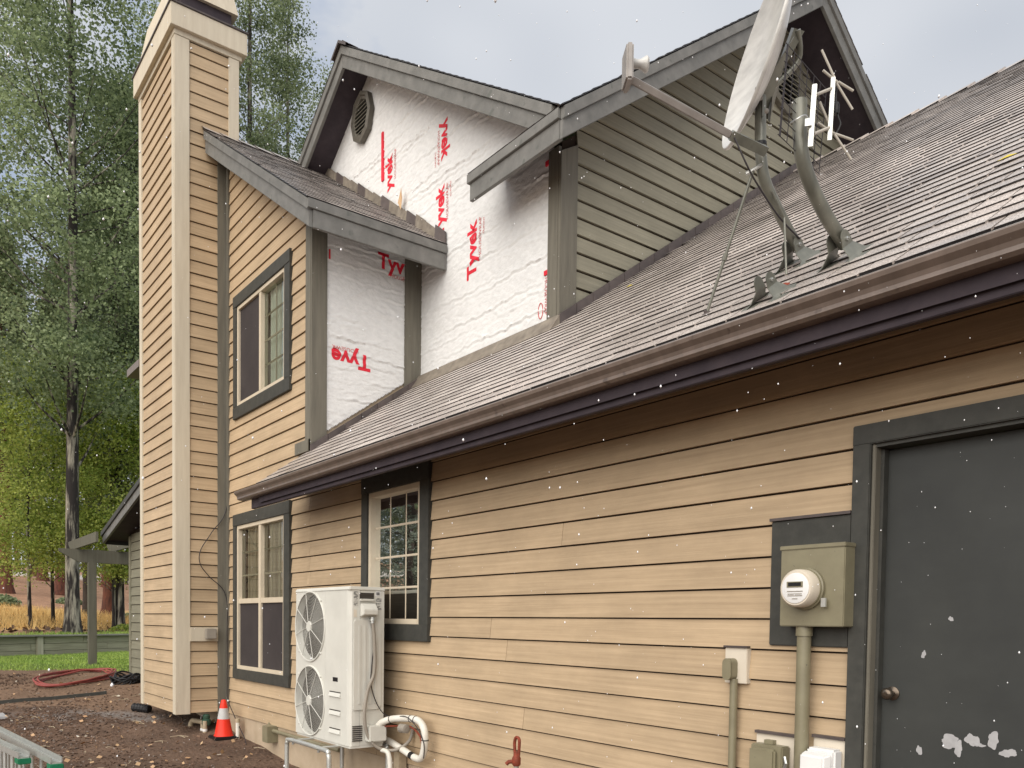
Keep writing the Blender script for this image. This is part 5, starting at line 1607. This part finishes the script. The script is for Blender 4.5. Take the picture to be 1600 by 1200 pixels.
# ------------------------------------------------------------------ pergola and retaining wall
pg = thing('pergola', (-17.43, -0.3, 0.6), 'olive timber pergola with a square post beside the wing', 'pergola')
put('post', Box(-17.50, -17.36, -.36, -.22, float(low_z(-17.43, -.3)) - .05, 2.62), 'pergola', pg, bevel=.006)
put('beam', MB().prism([(-17.50, -.85, 2.80), (-17.50, -.85, 2.86), (-17.50, 1.6, 2.86), (-17.50, 1.6, 2.61), (-17.50, -.5, 2.61)], (.05, 0, 0)), 'pergola', pg, bevel=.004)
for k, (y0) in enumerate((-.55, 0.15, .85, 1.5)):
    put('rafter', MB().prism([(-18.3, y0, 3.0), (-18.3, y0, 3.05), (-15.7, y0, 3.05), (-15.7, y0, 2.87), (-18.05, y0, 2.87)], (0, .045, 0)), 'pergola', pg, bevel=.004)
rw = thing('retaining_wall', (-23.5, 0.0, 0.6), 'low weathered timber retaining wall at the back of the lawn', 'retaining wall')
T0, T1 = -10.0, 12.0
def wpt(t, s, z):
    return (WA[0] + WT[0] * t + WN[0] * s, WA[1] + WT[1] * t + WN[1] * s, z)
def wbox(t0, t1, s0, s1, z0, z1):
    return MB().hexa([wpt(t0, s0, z0), wpt(t1, s0, z0), wpt(t1, s1, z0), wpt(t0, s1, z0)], [wpt(t0, s0, z1), wpt(t1, s0, z1), wpt(t1, s1, z1), wpt(t0, s1, z1)])
posts = [-9.3, -7.9, -6.5, -5.1, -3.7, -2.3, -0.6, 1.03, 2.63, 4.1, 5.5, 6.9, 8.3, 9.7, 11.1]
for t in posts:
    put('batten', wbox(t - .085, t + .085, -.10, -.055, .52, 1.06), 'panelwood', rw, bevel=.004)
for j in range(3):
    z = .55 + j * .175
    q = T0
    while q < T1:
        w = random.choice([1.2, 1.6, 2.4])
        put('plank', wbox(q, min(q + w - .006, T1), -.052 - random.uniform(0, .006), .0, z, z + .168), 'timber', rw, bevel=.004)
        q += w
q = T0
while q < T1:
    put('cap_board', wbox(q, min(q + 2.4, T1) - .005, -.16, .10, 1.075, 1.115), 'timbercap', rw, bevel=.004)
    q += 2.4

# ------------------------------------------------------------------ trees
def leaf_quads(P, size, r, flat=0.0, stretch=1.0, axisdir=None):
    """kite-shaped leaves centred on P"""
    n = len(P)
    a = r.normal(size=(n, 3))
    a[:, 2] *= (1 - flat)
    if axisdir is not None:
        a = axisdir + 0.35 * a
    a /= np.linalg.norm(a, axis=1, keepdims=True)
    b = r.normal(size=(n, 3))
    b -= a * (a * b).sum(1, keepdims=True)
    b /= np.linalg.norm(b, axis=1, keepdims=True)
    s = (size * r.uniform(0.65, 1.3, (n, 1)))
    L_, W_ = a * s * stretch, b * s * 0.42
    return np.stack([P - 0.5 * L_, P - 0.05 * L_ + W_, P + 0.5 * L_, P - 0.05 * L_ - W_], 1)
def tree(name, label, base_xy, H, tr, h0, env, ncl, nlf, lsize, bark, leafm, seed, group=None, lean=0.3, sig=0.42, flat=0.2, limbs=50, conifer=False):
    r = np.random.default_rng(seed)
    x0, y0 = base_xy
    z0 = gz(x0, y0) - 0.05
    root = thing(name, (x0, y0, z0), label, 'tree', group)
    nt_ = 14
    ph = r.uniform(0, 6, 2)
    def tc_(h):
        return np.array((x0 + lean * 0.5 * math.sin(h / H * 4 + ph[0]) * h / H, y0 + lean * 0.5 * math.sin(h / H * 3.3 + ph[1]) * h / H, z0 + h))
    hs = [0, .02 * H, .05 * H] + [H * (.05 + .93 * (i + 1) / nt_) for i in range(nt_)]
    rad = [tr * 1.45, tr * 1.12] + [tr * max(.05, (1 - .95 * h / H)) ** 0.85 for h in hs[2:]]
    put('trunk', MB().tube([tc_(h) for h in hs], rad, 10), bark, root, smooth=80)
    P, R, mbl = [], [], MB()
    AX = []
    if conifer:
        for i in range(ncl):
            h = h0 + (H - h0) * (i + r.uniform(0, 1)) / ncl
            L = env((h - h0) / (H - h0)) * r.uniform(0.75, 1.12)
            a = i * 2.399 + r.uniform(-.3, .3)
            d = np.array((math.cos(a), math.sin(a), 0))
            c = tc_(h)
            tip = c + d * L + np.array((0, 0, -0.22 * L + 0.05))
            if i % 3 == 0:
                mbl.tube([c, c + d * L * .5 + np.array((0, 0, -.05 * L)), tip], [.03, .02, .006], 4)
            t = r.uniform(0.12, 1.0, nlf) ** 0.8
            q = c + (tip - c) * t[:, None] + r.normal(size=(nlf, 3)) * np.array((.16, .16, .10)) * (0.35 + 0.9 * t[:, None] * L / 2.5)
            q[:, 2] -= np.abs(r.normal(size=nlf)) * 0.12
            P.append(q)
            AX.append(np.repeat((d * .8 + np.array((0, 0, -.35)))[None], nlf, 0))
            R.append(np.clip(r.uniform(0, .55) + r.uniform(-.2, .45, nlf), 0, 1))
    else:
        for i in range(ncl):
            h = h0 + (H - h0) * r.uniform(0, 1) ** 0.9
            t = (h - h0) / (H - h0)
            rr = env(t) * math.sqrt(r.uniform(0.02, 1))
            a = r.uniform(0, 2 * math.pi)
            c = tc_(h) + np.array((rr * math.cos(a), rr * math.sin(a), 0))
            if i < limbs:
                hb = max(h0 * .7, h - rr * r.uniform(.5, 1.0) - .2)
                b = tc_(min(hb, H * .97))
                rb = max(.012, tr * .32 * (1 - hb / H))
                mbl.tube([b, b * .45 + c * .55 + np.array((0, 0, -.08 * rr)), c], [rb, rb * .6, .008], 5)
            k = int(nlf * r.uniform(.5, 1.4))
            q = c + r.normal(size=(k, 3)) * np.array((sig, sig, sig * .62)) * r.uniform(.6, 1.25)
            P.append(q)
            R.append(np.clip(r.uniform(0, .6) + r.uniform(-.2, .4, k), 0, 1))
    if mbl.v:
        put('limbs', mbl, bark, root, smooth=80, recalc=False, kind='stuff')
    P, R = np.concatenate(P), np.concatenate(R)
    V = leaf_quads(P, lsize, r, flat, 2.2 if conifer else 1.0, np.concatenate(AX) if conifer else None)
    quads('crown', V, leafm, root, R, loc=tuple(WL[root.name]))
    return root
def copy_tree(root, xy, label, rz, sc, group=None):
    x, y = xy
    c = root.copy()
    COL.objects.link(c)
    c.location = (x, y, gz(x, y) - .05)
    c.rotation_euler = (0, 0, rz)
    c.scale = (sc,) * 3
    tag(c, label, 'tree', group)
    if not group and 'group' in c: del c['group']
    for ch in root.children:
        d = ch.copy()
        COL.objects.link(d)
        d.parent = c
    return c
egg = lambda R0: (lambda t: R0 * (0.45 + 1.5 * t * (1 - t) * 1.6) * (1 - 0.55 * t * t))
aspen = tree('aspen_tree', 'tall aspen with scarred pale and black trunk behind the retaining wall', (-24.95, 0.63), 23, .185, 5.6, egg(2.8), 350, 165, .09, 'barkw', 'lf_aspen', 31, sig=.36)
tree('aspen_tree', 'tall leafy aspen at the left edge of the yard', (-29.6, -1.0), 24, .2, 6.2, egg(2.9), 330, 155, .095, 'barkw', 'lf_aspen', 32, sig=.38)
spruce = tree('spruce_tree', 'dark grey green spruce filling the gap left of the chimney', (-28.9, 3.7), 19, .2, 3.0, lambda t: 2.5 * (1 - t) ** 0.75 + .15, 240, 110, .07, 'barkd', 'lf_dark', 33, conifer=True)
tree('aspen_tree', 'leafy aspen standing close to the left side of the chimney', (-28.1, 2.5), 17, .14, 6.5, egg(2.0), 240, 150, .09, 'barkw', 'lf_aspen', 39, sig=.38)
tree('spruce_tree', 'slimmer dark spruce farther left behind the aspens', (-38.0, 3.4), 17, .2, 2.4, lambda t: 2.4 * (1 - t) ** 0.8 + .15, 260, 40, .12, 'barkd', 'lf_dark', 34, conifer=True)
pop = tree('poplar_tree', 'tall poplar rising right behind the chimney top', (-29.3, 7.2), 27, .2, 6, egg(2.0), 240, 150, .09, 'barkw', 'lf_olive', 35, sig=.33)
tree('poplar_tree', 'second poplar right of the chimney with two thin spires', (-31.2, 9.4), 25.0, .18, 6, egg(1.6), 190, 140, .09, 'barkw', 'lf_olive', 36, sig=.30)
tree('poplar_tree', 'shortest poplar just left of the wrapped gable', (-32.6, 11.3), 23.2, .16, 6, egg(1.15), 100, 130, .085, 'barkw', 'lf_olive', 37, sig=.34)
tree('poplar_tree', 'broad poplar mostly hidden behind the chimney', (-30.5, 5.0), 25, .2, 6, egg(2.0), 200, 130, .085, 'barkw', 'lf_aspen', 38, sig=.44)
for i, (bx, by, hh, lab) in enumerate(((-28.6, 0.1, 8.0, 'bright yellow green young aspen at the far left edge'), (-30.5, 1.0, 8.6, 'bright green young aspen left of the scarred trunk'), (-28.0, 2.3, 7.8, 'bright green young aspen just right of the scarred trunk'), (-27.5, 3.0, 8.2, 'bright yellow green young aspen above the wing roof'))):
    tree('young_aspen', lab, (bx, by), hh, .06, 1.8, egg(1.8), 190, 110, .08, 'barkw', 'lf_bright', 40 + i, sig=.36, limbs=26)
pine = tree('pine_tree', 'red barked pine with stout trunk seen beyond the pergola post', (-41.5, 5.0), 20, .36, 7, lambda t: 2.8 * (1 - t) ** .7 + .3, 260, 45, .17, 'barkr', 'lf_pine', 51, conifer=True)
for i, (bx, by, lab) in enumerate(((-58.5, 2.6, 'brown pine trunk at the left edge of the dry slope'), (-62.1, 6.2, 'brown pine directly behind the scarred aspen trunk'), (-86, 7.8, 'distant pine on the upper slope, left of a pair'), (-80, 7.6, 'distant pine on the upper slope, right of a pair'))):
    copy_tree(pine, (bx, by), lab, i * 1.3, 1.1)
far = ((-70, 0.5), (-74, 4.5), (-95, 12), (-78, 12), (-88, 16), (-100, 8), (-72, 15), (-60, 12.5), (-110, 3))
for i, xy in enumerate(far):
    copy_tree((spruce, pine)[i % 2], xy, 'pine or spruce in the far woods on top of the slope', i * .9, .55 + .05 * (i % 4), 'far woods on the slope')
# woods across the yard, seen only as reflections in the panes
for i, (xy, src, sc) in enumerate((((-21, -9.0), spruce, .62), ((-24.5, -12.5), aspen, .5), ((-19.5, -12.0), spruce, .5), ((-29, -11.5), spruce, .8), ((-26, -17), pop, .55), ((-34, -17), aspen, .7), ((-22.5, -6.6), pop, .33), ((-17.8, -6.9), spruce, .6), ((-20.0, -8.0), aspen, .55))):
    copy_tree(src, xy, 'small tree across the yard mirrored in the garage window', i * 1.1, sc, 'trees reflected in the panes')

for i, (bx, by, rad_) in enumerate(((-47, 1.2, .9), (-52, 5.0, .7), (-36.5, 4.6, .45), (-28.0, 2.55, .35))):
    r = np.random.default_rng(80 + i)
    n = 900
    a = r.normal(size=(n, 3)); a /= np.linalg.norm(a, axis=1, keepdims=True)
    a[:, 2] = np.abs(a[:, 2]) * .6
    z0 = gz(bx, by)
    P = np.array((bx, by, z0)) + a * rad_ * r.uniform(.4, 1, (n, 1))
    rt_ = thing('shrub', (bx, by, z0), ('dark low shrub on the needle covered slope at left', 'dark low shrub farther up the slope', 'small green shrub in the dry grass', 'small shrub by the red barked pine')[i], 'shrub')
    quads('foliage', leaf_quads(P, .16, r), 'lf_olive' if i < 3 else 'lf_bright', rt_, r.uniform(0, 1, n), loc=(bx, by, z0))
    put('stem', MB().tube([(bx, by, z0 - .05), (bx, by, z0 + .3 * rad_)], .03, 6), 'barkd', rt_)

# ------------------------------------------------------------------ ground cover
def boxes(C, A, B, Cc):
    """n boxes from centres and half-axis vectors -> quads"""
    s = np.array([(-1, -1, -1), (1, -1, -1), (1, 1, -1), (-1, 1, -1), (-1, -1, 1), (1, -1, 1), (1, 1, 1), (-1, 1, 1)])
    P = C[:, None] + s[None, :, 0:1] * A[:, None] + s[None, :, 1:2] * B[:, None] + s[None, :, 2:3] * Cc[:, None]
    F = np.array([(0, 1, 5, 4), (1, 2, 6, 5), (2, 3, 7, 6), (3, 0, 4, 7), (4, 5, 6, 7)])
    return P[:, F].reshape(-1, 4, 3)
def yard_pts(n, d0, d1, k0, k1, r, pw=1.0):
    d = d0 + (d1 - d0) * r.uniform(0, 1, n) ** pw
    k = r.uniform(k0, k1, n)
    x, y = (FX + FY * k) * d, -3.546 + (FY - FX * k) * d
    ok = (y < -0.04) | (x < -15.75)
    return x[ok], y[ok]
def chips(name, n, d0, d1, ls, m, label, seed):
    r = np.random.default_rng(seed)
    x, y = yard_pts(n, d0, d1, -.72, -.12, r)
    pr_ = np.clip((-y - 0.5) / 1.3 + 0.35 * np.sin(x * 2.1) * np.cos(y * 2.7 + 1), 0.1, 1) * np.clip(0.75 + 0.6 * np.sin(x * 1.3 + y * 0.9), 0.3, 1)
    k_ = r.uniform(0, 1, len(x)) < pr_
    x, y = x[k_], y[k_]
    n = len(x)
    z = low_z(x, y) + r.uniform(.0, .012, n)
    a = r.normal(size=(n, 3)) * np.array((1, 1, .25)); a /= np.linalg.norm(a, axis=1, keepdims=True)
    u = np.array((0, 0, 1.0)) + r.normal(size=(n, 3)) * .3
    b = np.cross(u, a); b /= np.linalg.norm(b, axis=1, keepdims=True)
    c = np.cross(a, b)
    l_ = r.uniform(.35, 1, (n, 1)) * ls
    quads(name, boxes(np.stack([x, y, z], 1), a * l_, b * l_ * r.uniform(.25, .6, (n, 1)), c * r.uniform(.002, .005, (n, 1))), m, None, label=label, cat='mulch', kind='stuff')
chips('bark_mulch', 30000, 5.2, 14.5, .022, 'chip', 'dark brown bark mulch covering the bed by the house', 61)
chips('grey_chips', 5200, 5.2, 13.0, .016, 'chipg', 'grey wet wood chips scattered through the mulch', 62)
def litter(name, n, d0, d1, size, m, label, seed, kr=(-.72, -.12)):
    r = np.random.default_rng(seed)
    x, y = yard_pts(n, d0, d1, kr[0], kr[1], r)
    n = len(x)
    P = np.stack([x, y, low_z(x, y) + .022], 1)
    quads(name, leaf_quads(P, size, r, .85), m, None, label=label, cat='leaves', kind='stuff')
litter('leaf_litter', 420, 5.2, 15, .055, 'fallen', 'fallen tan leaves scattered over mulch and dirt', 63)
litter('pale_leaves', 90, 5.2, 15, .05, 'panel', 'pale dry leaves scattered over mulch and dirt', 64)
def blades(name, x, y, zf, hgt, m, label, cat, seed, wd=.006):
    r = np.random.default_rng(seed)
    n = len(x)
    p = np.stack([x, y, zf(x, y) - .01], 1)
    a = r.uniform(0, 2 * math.pi, n)
    w = np.stack([np.cos(a), np.sin(a), 0 * a], 1) * wd
    t = np.stack([r.normal(size=n) * .35, r.normal(size=n) * .35, np.ones(n)], 1) * (hgt * r.uniform(.5, 1.2, (n, 1)))
    quads(name, np.stack([p - w, p + w, p + t + w * .2, p + t - w * .2], 1), m, None, label=label, cat=cat, kind='stuff')
r = np.random.default_rng(65)
x, y = yard_pts(26000, 15.0, 22.8, -.72, -.40, r)
ok = sbey(x, y) < -.1
blades('lawn_grass', x[ok], y[ok], low_z, .05, 'grass', 'short green lawn in front of the retaining wall', 'grass', 66, .008)
def hill_pts(n, s0, s1, r):
    s, t = r.uniform(s0, s1, n), r.uniform(-5, 14, n)
    return WA[0] + s * WN[0] + t * WT[0], WA[1] + s * WN[1] + t * WT[1]
x, y = hill_pts(6000, .1, 1.3, r)
blades('terrace_grass', x, y, hill_z, .07, 'grass', 'narrow strip of green grass on top of the retaining wall', 'grass', 67, .008)
x, y = hill_pts(24000, 3.0, 17, r)
blades('dry_grass', x, y, hill_z, .32, 'straw', 'pale golden dry grass on the slope', 'grass', 68, .008)
x, y = hill_pts(9000, 1.0, 45, r)
litter_P = np.stack([x, y, hill_z(x, y) + .03], 1)
quads('pine_litter', leaf_quads(litter_P, .16, r, .8), 'chip', None, label='reddish pine litter on the slope', cat='litter', kind='stuff')
# twigs on the mulch
tw_ = MB()
xs_, ys_ = yard_pts(70, 5.6, 13, -.62, -.15, r)
for x, y in zip(xs_.tolist(), ys_.tolist()):
    a, l_ = r.uniform(0, 6.28), r.uniform(.06, .22)
    z = float(low_z(x, y)) + .022
    tw_.tube([(x, y, z), (x + .5 * l_ * math.cos(a), y + .5 * l_ * math.sin(a), z + .012), (x + l_ * math.cos(a + .2), y + l_ * math.sin(a + .2), z)], .004, 5)
put('twigs', tw_, 'ivoryp', None, label='thin dry twigs and needles scattered on the mulch', cat='twigs', kind='stuff')

# leaves on the roof
for (x, y, lab) in ((-4.913, 1.444, 'yellow leaf on the shingles below the olive gable'), (-1.612, 0.436, 'yellow leaf high on the shingles at the right edge')):
    p = roofpt(x, y, .03)
    put('yellow_leaf', MB().add([p - uG * .04, p + vG * .02 + nG * .006, p + uG * .045, p - vG * .018 + nG * .004], [(0, 1, 2, 3)]), 'leafy', None, label=lab, cat='leaf')
p = Vector((-8.32, Y1 - .06, Ltop(-8.32) + .10))
put('brown_leaf', MB().add([p, p + Vector((.06, -.02, .10)), p + Vector((.02, -.01, .24)), p + Vector((-.04, -.02, .09))], [(0, 1, 2), (0, 2, 3)]), 'fallen', None, label='brown leaf standing against the wrapped wall at the step flashing', cat='leaf')

# ------------------------------------------------------------------ falling sleet
r = np.random.default_rng(90)
n = 1600
d = 1.3 * (8.0 / 1.3) ** r.uniform(0, 1, n)
kx, ky = r.uniform(-.75, .75, n), r.uniform(-.25, .85, n)
P = np.array(CAM) + (np.array(fw)[None] + kx[:, None] * np.array(R_)[None] + ky[:, None] * np.array(U_)[None]) * d[:, None]
q = np.stack([r.uniform(-14, 8, n), r.uniform(-12, -.7, n), r.uniform(.1, 7, n)], 1)
P = np.concatenate([P, q])
rad = .0005 + .0019 * r.uniform(0, 1, len(P)) ** 2.2 + np.where(r.uniform(0, 1, len(P)) > .965, .0018, 0.0)
O8 = np.array([(1, 0, 0), (0, 1, 0), (-1, 0, 0), (0, -1, 0), (0, 0, 1.5), (0, 0, -1.5)])
V = (P[:, None] + O8[None] * rad[:, None, None]).reshape(-1, 3)
F8 = np.array([(0, 1, 4), (1, 2, 4), (2, 3, 4), (3, 0, 4), (1, 0, 5), (2, 1, 5), (3, 2, 5), (0, 3, 5)])
F = (np.arange(len(P))[:, None, None] * 6 + F8[None]).reshape(-1, 3)
me = bpy.data.meshes.new('falling_sleet')
me.from_pydata(V.tolist(), [], F.tolist())
for pl in me.polygons:
    pl.use_smooth = True
me.materials.append(M['sleet'])
o = bpy.data.objects.new('falling_sleet', me)
link(o, (0, 0, 0), None)
tag(o, 'small white sleet pellets falling through the air', 'sleet', None, 'stuff')
